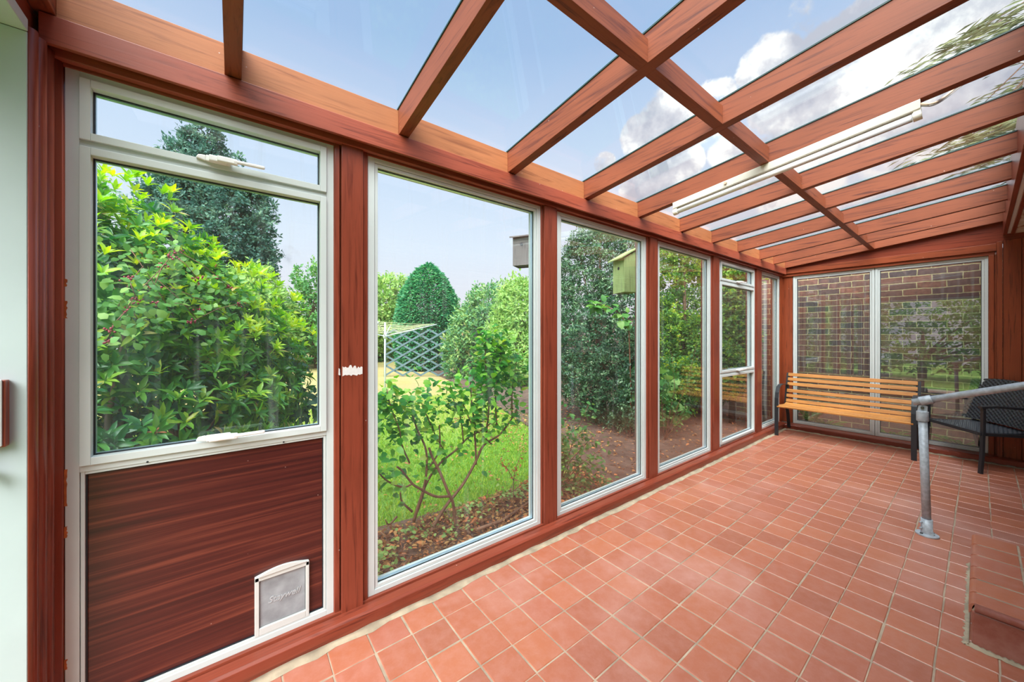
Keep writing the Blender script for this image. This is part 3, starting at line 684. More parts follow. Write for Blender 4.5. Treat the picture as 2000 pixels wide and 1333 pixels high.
# eaves: brown fascia, white gutter strip, brown strip, rust-stained soffit board
mb = MB(); mb.box(-.95,6.66,-.180,-.152,2.50,2.86); mb.box(-.95,6.66,-.228,-.202,2.49,2.56); mb.build('trim_17', M['postx'], None, .002)['kind'] = 'structure'
mb = MB(); mb.box(-.95,6.655,-.203,-.180,2.505,2.56); mb.build('trim_18', M['gutter'], None, .002)['kind'] = 'structure'
def rustmat():
    m, nt, out = newmat('rust_stained_soffit'); L = nt.links; tc = N(nt,'TexCoord'); no = N(nt,'TexNoise',Scale=7.0,Detail=7.0,Roughness=.7); L.new(tc.outputs['Object'], no.inputs['Vector'])
    r = ramp(nt, [(.42, lin(214,206,188)), (.55, lin(196,178,150)), (.62, lin(148,84,48)), (.75, lin(104,54,36))]); L.new(no.outputs['Fac'], r.inputs['Fac'])
    b = N(nt,'BsdfPrincipled',Roughness=.75); L.new(r.outputs[0], b.inputs['Base Color']); L.new(b.outputs[0], out.inputs['Surface']); return m
mb = MB(); mb.box(-.95,6.655,-.78,-.228,2.50,2.53); mb.build('trim_19', rustmat(), None, .002)['kind'] = 'structure'
rooft = plain('brown_roof_tile', lin(132,92,76), .9, var=.25, vscale=5, bump=.6, bscale=8)
ro = MB().prism([(-.16,2.86),(-.16,2.92),(-4.2,5.2),(-4.2,2.86)], 'x', -.95, 8.2).build('house_roof', rooft); ro['kind'] = 'structure'; ro.name = 'trim_20'
# ------------------------------------------------------------------ brick wall beyond the end windows
XB = 7.35
bw = MB().box(XB, XB+.23, -2.5, 2.75, -.044, 2.46).build('brick_house_wall', M['brick_end'], origin=(XB, 0, 0)); tag(bw, 'purple-brown brick wall with buff mortar seen through the end windows', 'brick wall')

# ------------------------------------------------------------------ ground
g = MB().box(-14, 26, 1.95, 34, -.25, -.045).build('lawn', M['lawn'], origin=(0,0,-.05)); tag(g, 'long lawn, green near the glass and dried yellow farther off', 'lawn', kind='stuff')
def bed(poly, name, label, z=-.02, zb=-.06):
    mb = MB(); mb.prism(poly, 'z', zb, z); o = mb.build(name, M['soil'], None, 0); tag(o, label, 'soil', kind='stuff'); return o
bed([(-6,1.98),(3.0,1.98),(2.9,2.35),(2.2,2.52),(1.4,2.66),(.6,2.75),(-.6,2.9),(-6,3.1)], 'planting_bed', 'strip of bare brown soil and litter right outside the windows')
bed([(2.8,1.98),(9,1.98),(9,16),(6.6,15.5),(5.6,11),(4.4,6.5),(3.4,3.6),(2.7,2.5)], 'shrub_border', 'brown mulched ground under the evergreen shrubs on the right', -.015)
bed([(6.76,-2.4),(7.35,-2.4),(7.35,1.98),(6.76,1.98)], 'narrow_bed', 'narrow earth strip between end windows and brick wall', -.03, -.1)

# grass blades (near)
n = 52000
X = rng.uniform(-1.2, 4.2, n); Yp = 2.45 + rng.power(1.0, n)*0 + rng.random(n)**1.5*5.5
keep = Yp > 2.55 + .12*np.sin(X*3) + .25*np.clip(X-2.5,0,3)*2.2; X = X[keep]; Yp = Yp[keep]
P = np.stack([X, Yp, np.full(len(X), -.05)], 1); D = unit(np.stack([rng.normal(0,.45,len(X)), rng.normal(0,.45,len(X)), np.ones(len(X))], 1))
o = foliage('grass', M['l_grass'], P, D, rand_unit(len(X)), rng.uniform(.03,.065,len(X)), .006, LEAFB, None, origin=(0,3,-.05)); tag(o, 'short bright green grass blades on the near lawn', 'grass', kind='stuff')
# fallen leaves / litter
def litter(name, n, xr, yr, size, label, mat='l_dead', z=-.018, yfun=None):
    X = rng.uniform(*xr, n); Yp = rng.uniform(*yr, n)
    P = np.stack([X, Yp, np.full(n, z)+rng.random(n)*.03], 1); D = unit(np.stack([rng.normal(size=n), rng.normal(size=n), rng.normal(0,.35,n)], 1))
    s = rng.uniform(.6,1.4,n)*size
    o = foliage(name, M[mat], P, D, np.tile([0,0,1.],(n,1))+rand_unit(n)*.5, s, s*.55, LEAF8, None, origin=(0,2.3,z)); return tag(o, label, 'leaf litter', kind='stuff')
litter('leaf_litter', 5200, (-.6,2.9), (2.0,2.62), .035, 'dry brown leaves and twigs heaped outside the second window')
litter('leaf_litter', 2600, (2.8,7.0), (2.0,5.5), .04, 'scattered dead leaves on the mulch under the right-hand shrubs')
litter('leaf_litter', 240, (.2,3.0), (2.6,4.6), .035, 'few fallen leaves dotted over the near grass')
# dead twigs
tw = MB(); rr = random.Random(5)
for i in range(170):
    x = rr.uniform(-.2,2.6); y = rr.uniform(2.02,2.6); a = rr.uniform(0,6.28); l = rr.uniform(.06,.3); z = rr.uniform(-.01,.03)
    p = Vector((x,y,z)); q = p+Vector((math.cos(a)*l, math.sin(a)*l*.5, rr.uniform(-.01,.06))); tw.tube([p, p.lerp(q,.5)+Vector((0,0,.012)), q], [.003,.0025,.0012], 5)
tag(tw.build('dry_twigs', M['stem']), 'tangle of thin dry twigs lying on the soil strip', 'twigs', kind='stuff')
mb = MB(); mb.tube([atY(930,1035,2.15)+Vector((0,0,.0)), Vector((1.6,2.2,.0)), Vector((1.95,2.3,.005)), Vector((2.3,2.42,0))], [.011,.012,.010,.008], 8); tag(mb.build('fallen_branch', M['stem']), 'bare grey branch lying on the soil outside the second window', 'branch')

# ------------------------------------------------------------------ rhododendron
def rosettes(name, blobs, n, L, mat, parent, k=9, depth=.1, lump=.1, zmin=0, tilt=.45, aspect=.30, upb=.5):
    P0, N0 = blob_points(blobs, n, depth, lump, zmin=zmin)
    A = unit(N0*1.0 + rand_unit(n)*.45 + np.array([0,0,upb]))
    h = rand_unit(n); U = unit(np.cross(A, h)); W = np.cross(A, U)
    Ps=[]; Ds=[]; Ns=[]; Ls=[]; Rn=[]
    base = rng.random(n)
    for i in range(k):
        ang = 2*np.pi*i/k + rng.normal(0,.18,n) + base*6; el = tilt + rng.normal(0,.22,n) + (.35 if i % 2 else 0)
        Dd = (U*np.cos(ang)[:,None] + W*np.sin(ang)[:,None])*np.cos(el)[:,None] + A*np.sin(el)[:,None]
        Ps.append(P0 + Dd*.006 - A*(.01 if i%2 else .0)); Ds.append(Dd); Ns.append(A); Ls.append(L*rng.uniform(.7,1.2,n)); Rn.append(np.clip(base*.75 + rng.normal(.1,.12,n),0,1))
    P=np.concatenate(Ps); D=np.concatenate(Ds); Nn=np.concatenate(Ns); Lx=np.concatenate(Ls)
    return foliage(name, mat, P, D, Nn, Lx, Lx*aspect, LEAF8, parent, np.concatenate(Rn)), P0, A
rb = [((-1.15,3.75,1.3),(1.15,.95,1.15)), ((-.55,4.0,1.15),(.95,.9,.95)), ((-.12,4.2,.95),(.70,.8,.66)), ((-.95,3.6,.7),(1.2,.9,.75)), ((-1.9,4.0,1.5),(1.3,1.1,1.3)), ((-1.35,4.2,2.0),(.8,.8,.55)), ((-.42,4.1,.5),(.66,.7,.55)), ((-.75,3.5,.35),(.8,.6,.5))]
rh = thing('rhododendron_bush', (-.9,3.9,-.04), 'big leafy rhododendron filling the first window, yellow-green at the top', 'bush')
_, RP, RA = rosettes('foliage', rb, 3900, .092, M['l_rhodo'], rh, depth=.13)
rosettes('new_growth', [((-1.15,3.75,1.45),(1.17,.97,1.15)), ((-.5,4.0,1.25),(.95,.9,.97)), ((-.02,4.2,1.05),(.76,.8,.75)), ((-1.35,4.2,2.1),(.8,.8,.55))], 760, .078, M['l_rhodo2'], rh, k=7, depth=.03, zmin=1.25, tilt=.75, upb=1.0)
crown([((-1.0,4.35,.7),(1.7,.45,.8)),((-.35,4.5,.55),(.55,.4,.55)),((-1.2,4.3,1.4),(1.3,.45,.7))], 5000, .12, M['l_dark'], rh, 'inner_foliage', LEAF8, .45, 0, .8, .1, zmin=-.02)
mb = MB(); branches(mb, (-.75,4.0,-.04), rb, 14, .035, 3); branches(mb, (-.3,4.0,-.04), rb, 8, .03, 4); mb.build('branches', M['bark'], rh)
mb = MB(); sel = rng.choice(len(RP), 70, replace=False)
for i in sel:
    p = Vector(RP[i]); a = Vector(RA[i])
    for k in range(6):
        q = p + a*.03 + Vector(rng.normal(0,.02,3)); mb.tube([p+a*.005, q], [.002,.004], 4)
mb.build('seed_heads', M['deadflower'], rh)['kind'] = 'stuff'
# bramble trailing over it
def surf(u, v, blobs):
    t = 1.6
    while t < 6:
        p = atT(u, v, t)
        for c_, r_ in blobs:
            if ((p.x-c_[0])/r_[0])**2+((p.y-c_[1])/r_[1])**2+((p.z-c_[2])/r_[2])**2 < 1.06: return t
        t += .02
    return 3.5
br = thing('bramble', (-.9,3.2,.6), 'bramble with clusters of dark red berries trailing over the rhododendron', 'bramble')
mb = MB(); rr = random.Random(9); LP = []
for (u, v) in [(250,545),(262,588),(300,567),(330,500),(342,497),(385,548),(395,555),(420,548),(300,590),(395,600),(470,592),(370,632),(320,520),(215,640),(245,610),(205,665),(440,560),(350,486)]:
    c = atT(u+rr.uniform(-6,6), v+rr.uniform(-5,5), surf(u, v, rb)-.15)
    LP.append(c)
    for k in range(11):
        q = c + Vector((rr.gauss(0,.013), rr.gauss(0,.010), rr.gauss(0,.010))); R0 = rr.uniform(.0045,.007)
        mb.tube([q-Vector((0,0,R0)), q-Vector((0,0,R0*.6)), q, q+Vector((0,0,R0*.6)), q+Vector((0,0,R0))], [.0008,R0*.8,R0,R0*.8,.0008], 7)
mb.build('berries', M['berry'], br)['kind'] = 'stuff'
for (u, v) in [(280,520),(230,600),(360,580),(420,600),(340,620),(250,480),(300,540),(400,640),(280,640),(220,560),(450,620),(330,560)]: LP.append(atT(u, v, surf(u, v, rb)-.05))
Pn = np.array([tuple(c + Vector((rr.gauss(0,.07), rr.gauss(0,.03), rr.gauss(0,.06)))) for c in LP for i in range(12)])
foliage('leaves', M['l_bramble'], Pn, rand_unit(len(Pn))*np.array([1,.6,.8]), np.tile([.1,-.7,.8],(len(Pn),1))+rand_unit(len(Pn))*.35, rng.uniform(.035,.06,len(Pn)), rng.uniform(.028,.045,len(Pn)), LEAF8, br)
mb = MB()
for i in range(0, len(LP)-1, 2): mb.tube([LP[i], LP[i].lerp(LP[i+1],.5)+Vector((0,-.03,.02)), LP[i+1]], .0022, 5)
mb.build('canes', M['stem'], br)

# ------------------------------------------------------------------ trees beyond
def tree(name, label, base, blobs, n, size, mat, cat='tree', tr=.12, **kw):
    t = thing(name, base, label, cat)
    crown(blobs, n, size, mat, t, 'crown', **kw)
    mb = MB(); top = max(b[0][2] for b in blobs); b0 = Vector(base)
    cx_ = sum(b[0][0] for b in blobs)/len(blobs); cy_ = sum(b[0][1] for b in blobs)/len(blobs)
    mb.tube([b0, Vector((cx_, cy_, b0.z+(top-b0.z)*.5)), Vector((cx_, cy_, top))], [tr, tr*.7, tr*.2], 9); branches(mb, (cx_,cy_,b0.z+(top-b0.z)*.35), blobs, min(10, 2*len(blobs)+2), tr*.4, int(n) % 97)
    mb.build('trunk', M['bark'], t); return t
def blobs_px(items):
    """items: (u, v, dist, ru_px, rv_px)"""
    out = []
    for (u, v, t, ru, rv) in items:
        p = atT(u, v, t); k = t/F_; out.append(((p.x,p.y,p.z),(ru*k, ru*k*.9, rv*k)))
    return out
B = blobs_px([(405,470,17,100,110),(385,345,17,50,80),(400,270,17,24,38),(330,410,17,50,60),(460,420,17,60,90),(490,500,17,40,60),(360,540,17,110,90)])
tree('tall_tree', 'tall dark blue-green tree rising behind the rhododendron', (*atT(410,655,17).xy, -.05), B, 60000, .17, M['l_dark'], aspect=.5, lump=.24, clump=22, depth=.18, tr=.25)
B = blobs_px([(505,565,14,30,40),(530,600,14,34,34),(475,575,14,36,45),(510,650,14,60,45)])
tree('garden_tree', 'pale green leafy tree seen right of the rhododendron top', (*atT(530,680,14).xy, -.05), B, 9000, .17, M['l_light'], aspect=.5, lump=.2, clump=10)
B = blobs_px([(620,575,16,30,55),(600,620,16,45,60),(635,560,16,18,60),(650,640,16,60,60),(585,560,16,10,40),(540,660,16,60,45)])
tree('boundary_tree', 'bushy mid-green tree at the far lawn edge in the first window', (*atT(620,690,16).xy, -.05), B, 10000, .17, M['l_mid'], aspect=.5, lump=.2, clump=10)
B = blobs_px([(745,600,20,45,60),(770,570,20,25,30),(720,640,20,60,60),(700,560,20,40,40)])
tree('boundary_tree', 'pale feathery tree just left of the conical cypress', (*atT(740,690,20).xy, -.05), B, 9000, .22, M['l_light'], aspect=.5, lump=.2, clump=10)
# conical cypress
cyp = thing('cypress', (*atT(838,700,15.5).xy, -.05), 'dense conical green cypress behind the clothes line', 'tree')
c0 = atT(836,700,15.5); k = 15.5/F_
def cone_pts(n, prof):
    zz = rng.random(n); ang = rng.random(n)*2*np.pi
    r = np.interp(zz, [p[0] for p in prof], [p[1] for p in prof]); keep = rng.random(n) < (r+.08)/max(p[1] for p in prof); zz=zz[keep]; ang=ang[keep]; r=r[keep]
    r = r*(1-np.abs(rng.normal(0,.07,len(r)))) + .05*np.sin(ang*9+zz*20); return zz, ang, r
zz, an, rr_ = cone_pts(30000, [(0,1.15),(.25,1.32),(.5,1.25),(.7,1.05),(.85,.7),(.95,.32),(1,.03)])
P = np.stack([c0.x+np.cos(an)*rr_, c0.y+np.sin(an)*rr_, zz*4.45], 1); out = np.stack([np.cos(an), np.sin(an), np.zeros(len(an))], 1)
foliage('foliage', M['l_cyp'], P, unit(out+rand_unit(len(P))*.5+np.array([0,0,.15])), unit(rand_unit(len(P))*.6+np.array([0,0,1.])+out*.4), rng.uniform(.12,.24,len(P)), .09, LEAF4, cyp)
MB().tube([(c0.x,c0.y,-.05),(c0.x,c0.y,4.0)], [.16,.03], 10).build('trunk', M['bark'], cyp)
# shrub masses
B = blobs_px([(930,640,12,45,50),(960,610,12,50,50),(905,690,12,40,50),(985,680,12,60,60)])
tree('flowering_shrub', 'large mixed green shrub right of the cypress, showing brownish tips', (*atT(950,745,12).xy, -.05), B, 15000, .13, M['l_shrubmix'], 'shrub', tr=.05, aspect=.4, lump=.18, clump=8)
B = blobs_px([(1010,590,10.5,40,45),(1040,620,10.5,50,60),(1000,650,10.5,50,50),(1030,700,10.5,60,60)])
tree('broad_shrub', 'tall pale-topped shrub below the grey nest box', (*atT(1020,760,10.5).xy, -.05), B, 13000, .12, M['l_light'], 'shrub', tr=.05, aspect=.4, lump=.18, clump=8)
# boundary hedge behind everything
hb = [((x, 21+math.sin(x)*.5, 1.2+.5*math.sin(x*1.7)), (1.5,1.0,1.7)) for x in np.arange(-11, 14, 1.7)]
hd = thing('boundary_hedge', (1,21,-.05), 'dark green hedge running across the far end of the lawn', 'hedge'); crown(hb, 26000, .24, M['l_cyp'] if False else M['l_mid'], hd, 'foliage', aspect=.5, lump=.15)
mb = MB(); [mb.tube([(b[0][0],b[0][1],-.05),(b[0][0],b[0][1],1.6)], [.07,.03], 7) for b in hb]; mb.build('stems', M['bark'], hd)['kind'] = 'stuff'
B = blobs_px([(240,300,12,60,30),(215,380,12,60,60),(180,330,12,40,40),(130,420,12,60,80)])
tree('garden_tree', 'thin-leaved light tree top at the left above the rhododendron', (*atT(190,660,12).xy, -.05), [((b[0]),(b[1][0]*.8,b[1][1]*.8,b[1][2]*.7)) for b in blobs_px([(185,395,12,28,48),(215,400,12,26,22),(170,350,12,25,30),(120,460,12,60,90)])], 3500, .13, M['l_light'], aspect=.45, lump=.3, clump=10, depth=.3)

# right-hand border shrubs
B = blobs_px([(1140,560,6.4,60,90),(1200,520,6.2,60,70),(1100,640,6.4,50,100),(1160,660,6.1,70,100),(1210,620,5.8,50,140),(1225,740,5.4,60,100),(1150,485,6.4,40,40),(1190,750,5.7,60,85),(1130,730,6.1,55,60),(1240,790,5.1,40,50)])
tree('evergreen_shrub', 'high evergreen shrub with tiny grey-green leaves behind the green nest box', (*atT(1180,820,6.3).xy, -.02), B, 60000, .045, M['l_ever'], 'shrub', tr=.05, aspect=.5, lump=.16, clump=14, depth=.16)
B = blobs_px([(1310,560,7.0,50,90),(1350,620,7.0,50,110),(1300,690,6.6,50,90),(1370,700,6.6,50,90),(1330,505,7.0,60,45),(1320,750,6.0,60,50),(1380,740,6.4,50,50)])
tree('evergreen_shrub', 'tall evergreen seen through the fourth window', (*atT(1335,820,7.4).xy, -.02), B, 34000, .06, M['l_yellow'], 'shrub', tr=.06, aspect=.5, lump=.18, clump=12, depth=.2)
B = blobs_px([(1425,600,5.9,36,80),(1440,660,5.8,34,80),(1420,720,5.7,40,50),(1435,545,5.9,36,40)])
tree('broadleaf_shrub', 'broad-leaved yellow-green shrub outside the fifth window', (*atT(1430,800,5.8).xy, -.02), B, 16000, .062, M['l_yellow'], 'shrub', tr=.05, aspect=.6, lump=.2, clump=8)
# climbing plant with large leaves near green box
def sprig(parent, pts, n, size, mat, aspect=.7, spread=.06, tmpl=LEAF8, name='leaves', droop=0.0):
    pts = [Vector(p) for p in pts]; P=[]; 
    for i in range(n):
        s = rng.random()*(len(pts)-1); k = int(s); P.append(pts[k].lerp(pts[k+1], s-k))
    P = np.array([tuple(p) for p in P]) + rand_unit(n)*spread*rng.random((n,1)); D = unit(rand_unit(n)*np.array([1,1,.5])+np.array([0,0,-droop])); s = size*rng.uniform(.6,1.25,n)
    return foliage(name, mat, P+0, D, np.tile([0,-.35,1.],(n,1))+rand_unit(n)*.45, s, s*aspect, tmpl, parent)
cl = thing('climbing_plant', atT(1190,700,5.0), 'bright broad-leaved climber hanging in front of the evergreen shrub', 'climbing plant')
p = [atT(1160,600,5.0), atT(1185,598,4.9), atT(1210,612,4.9), atT(1228,640,5.0)]
sprig(cl, p, 46, .13, M['l_bramble'], .7, .16); MB().tube([atT(1230,980,5.0), atT(1232,760,5.0)]+p[::-1], [.012,.01,.008,.007,.006,.003], 7).build('stem', M['stem'], cl)
# small shrub low in window 3
ss = thing('young_shrub', (2.25,2.35,-.02), 'small straggly shrub low in the third window', 'shrub')
mb = MB(); P3 = []
for i, (u, v) in enumerate([(1105,800),(1120,830),(1150,790),(1160,850),(1185,870),(1110,900),(1135,940),(1190,930),(1100,850),(1170,905)]):
    e = atT(u, v, 3.1+.05*(i%4)); mid = Vector((2.3,2.3,-.02)).lerp(e, .5)+Vector((.03*(i%3-1),.05,.02)); mb.tube([(2.27+.02*i*.5,2.32,-.02), mid, e], [.006,.004,.002], 6); P3.append([mid, e])
mb.build('stems', M['stem'], ss)
for q in [P3]: 
    pts = []; [pts.extend(a) for a in q]
Pn = []; 
for a, b in P3:
    for i in range(48): Pn.append(tuple(a.lerp(b, rng.random())+Vector(rng.normal(0,.045,3))))
Pn = np.array(Pn); foliage('leaves', M['l_mid'], Pn, rand_unit(len(Pn))*np.array([1,1,.5]), np.tile([0,-.3,1.],(len(Pn),1))+rand_unit(len(Pn))*.5, rng.uniform(.03,.065,len(Pn)), .03, LEAF8, ss)
# vine leaves low in window 4
vn = thing('trailing_plant', (4.6,2.5,-.02), 'trailing plant with pale stems low in the fourth window', 'plant')
mb = MB(); Q = []
for (a, b, c_) in [((1300,860),(1318,760),(1312,690)),((1335,860),(1345,740),(1362,665)),((1290,840),(1292,780),(1300,735)),((1350,850),(1340,800),(1330,760))]:
    t = 5.0; pp = [Vector((4.6,2.6,-.02)), atT(*b, t), atT(*c_, t)]; mb.tube(pp, [.006,.004,.0015], 6); Q += [(pp[0].lerp(pp[1],.4), pp[1]), (pp[1], pp[2])]
mb.build('stems', M['stem'], vn)
Pn = np.array([tuple(a.lerp(b, rng.random())+Vector(rng.normal(0,.03,3))) for a, b in Q for i in range(40)]); foliage('leaves', M['l_mid'], Pn, rand_unit(len(Pn)), np.tile([0,-.3,1.],(len(Pn),1))+rand_unit(len(Pn))*.5, rng.uniform(.03,.06,len(Pn)), .03, LEAF8, vn)
lp = thing('broad_leaf_plant', (5.2,3.1,-.02), 'low clump of large dark leaves in the fourth window', 'plant')
crown([((5.2,3.1,.35),(.5,.4,.38)),((4.8,3.0,.65),(.3,.3,.25))], 160, .17, M['l_mid'], lp, 'leaves', LEAF8, .8, .2, .6, .1)
mb = MB()
for i in range(14): e = (5.2+rng.uniform(-.35,.35), 3.1+rng.uniform(-.25,.25), rng.uniform(.2,.6)); mb.tube([(5.2,3.1,-.02), e], [.006,.003], 5)
mb.build('stems', M['stem'], lp)

# fence behind the border
fn = thing('garden_fence', (8.3,9,-.05), 'dark weathered board fence behind the right-hand shrubs', 'fence')
mb = MB()
for k in range(13): mb.box(8.26, 8.29, 2.75, 17, k*.145, k*.145+.135)
mb.build('boards', M['fence'], fn)
for k in range(8):
    MB().box(8.18, 8.27, 2.76+k*2.0, 2.86+k*2.0, -.05, 2.0).build('post', M['fence'], fn)

# ------------------------------------------------------------------ nest boxes and posts
def birdbox(name, label, cx, cy, z0, w, d, h, mat, rot, slope=.08):
    t = thing(name, (cx, cy, z0), label, 'bird box'); ca, sa = math.cos(rot), math.sin(rot)
    def T(x, y, z): return (cx+ca*x-sa*y, cy+sa*x+ca*y, z0+z)
    def bx(mb, x0,x1,y0,y1,zz):
        vs = [T(x0,y0,zz[0]),T(x1,y0,zz[0]),T(x1,y1,zz[0]),T(x0,y1,zz[0]),T(x0,y0,zz[1]),T(x1,y0,zz[1]),T(x1,y1,zz[2]),T(x0,y1,zz[2])]
        mb.add(vs, [(0,3,2,1),(4,5,6,7),(0,1,5,4),(1,2,6,5),(2,3,7,6),(3,0,4,7)]); return mb
    b = MB(); bx(b, -w/2, w/2, -d/2, -d/2+.015, (0,h,h+.015*slope/d)); bx(b, -w/2, -w/2+.015, -d/2+.015, d/2, (0,h,h+slope)); bx(b, w/2-.015, w/2, -d/2+.015, d/2, (0,h,h+slope)); bx(b, -w/2+.015, w/2-.015, d/2-.015, d/2, (0,h+slope*.9,h+slope))
    bx(b, -w/2+.015, w/2-.015, -d/2+.015, d/2-.015, (0.01,.025,.025)); b.build('box_body', mat, t, .001)
    b = MB(); bx(b, -w/2-.02, w/2+.02, -d/2-.05, d/2, (h-.012,h+.006,h+slope+.03)); 
    b2 = MB(); p0 = [T(-w/2-.02,-d/2-.05,h-.02),T(w/2+.02,-d/2-.05,h-.02),T(w/2+.02,d/2,h+slope+.004),T(-w/2-.02,d/2,h+slope+.004)]; b2.add(p0+[tuple(Vector(q)+Vector((0,0,.014))) for q in p0], [(0,3,2,1),(4,5,6,7),(0,1,5,4),(1,2,6,5),(2,3,7,6),(3,0,4,7)])
    b2.build('roof_board', mat, t, .001)
    b = MB(); c = Vector(T(0,-d/2-.001,h*.72)); dr = Vector((sa*1,-ca*1,0)); b.tube([c+dr*.0, c-dr*-.0015], .017, 16); b.build('entrance_hole', M['gasket'], t)
    return t
pA = atT(1248,560,4.0); 
po = MB().box(pA.x-.045+.04, pA.x+.045+.04, pA.y-.04, pA.y+.05, -.05, 2.55).build('timber_post', M['grey_wood']); tag(po, 'weathered timber post carrying the green nest box', 'post')
g0 = atT(1222,573,3.85); birdbox('bird_box', 'pale green algae-stained bird box with sloping roof, in the third window', g0.x, g0.y, g0.z, .22, .17, .36, M['green_wood'], R_(-112), .10)
pB = atT(1072,560,4.0); po = MB().box(pB.x-.045, pB.x+.045, pB.y-.045, pB.y+.045, -.05, 2.4).build('timber_post', M['grey_wood']); tag(po, 'timber post behind the second glazing post, carrying the grey nest box', 'post')
g1 = atT(1024,521,3.9); birdbox('bird_box', 'weathered grey wooden bird box at the right edge of the second window', g1.x, g1.y, g1.z, .2, .17, .31, M['grey_wood'], R_(-60), .03)

# ------------------------------------------------------------------ clothes line
rc = thing('rotary_clothes_line', atT(752,770,8.9)*1, 'metal rotary clothes line with open arms standing on the lawn', 'clothes line')
rc.location.z = -.05; bx0, by0 = rc.location.x, rc.location.y
MB().tube([(bx0,by0,-.05),(bx0,by0,1.72)], .022, 12).build('pole', M['linepost'], rc)
MB().tube([(bx0,by0,1.33),(bx0,by0,1.42)], .045, 12).build('hub', M['linepost'], rc)
tips = []
for k in range(4):
    a = R_(-25+90*k); tip = Vector((bx0+1.25*math.cos(a), by0+1.25*math.sin(a), 1.68)); tips.append(tip)
    MB().tube([(bx0,by0,1.38), tip], .013, 8).build('arm', M['linepost'], rc)
mb = MB()
for f in (.28,.4,.52,.64,.76,.88,.99):
    for k in range(4):
        h = Vector((bx0,by0,1.38)); mb.tube([h.lerp(tips[k], f)+Vector((0,0,.012)), h.lerp(tips[k],f).lerp(h.lerp(tips[(k+1)%4],f),.5)+Vector((0,0,-.008)), h.lerp(tips[(k+1)%4], f)+Vector((0,0,.012))], .004, 5)
mb.build('cord', M['line'], rc)
# trellis
tl = thing('trellis', atT(820,724,13), 'grey expanding lattice trellis standing before the cypress', 'trellis'); tl.location.z = -.05
mb = MB(); A = atT(752,720,12.6); Bp = atT(905,720,12.6); A.z = .0; Bp.z = .0; dx = (Bp-A); Lt = dx.length; dx.normalize(); Ht = 1.6
nrm = Vector((dx.y,-dx.x,0))
for s_ in (1,-1):
    k = -8
    for k in range(-5, 9):
        x0 = k*.62; pts = []
        a = Vector((x0, 0)); b = Vector((x0+s_*Ht*1.75, Ht))
        # clip to 0..Lt
        def cut(a, b):
            t0, t1 = 0, 1; d = b.x-a.x
            for lim, sg in ((0,1),(Lt,-1)):
                fa = sg*(a.x-lim); fb = sg*(b.x-lim)
                if fa < 0 and fb < 0: return None
                if fa < 0: t0 = max(t0, fa/(fa-fb))
                if fb < 0: t1 = min(t1, fa/(fa-fb))
            return (a.lerp(b,t0), a.lerp(b,t1)) if t1-t0 > .05 else None
        c = cut(a, b)
        if c: mb.bar(A+dx*c[0].x+Vector((0,0,c[0].y))+nrm*.012*s_, A+dx*c[1].x+Vector((0,0,c[1].y))+nrm*.012*s_, .012, .06, up=tuple(nrm.cross((c[1]-c[0]).x*dx+Vector((0,0,(c[1]-c[0]).y)))))
mb.build('laths', M['lattice'], tl)
MB().box(A.x-.03,A.x+.03,A.y-.03,A.y+.03,-.05,1.6).build('support_post', M['lattice'], tl)

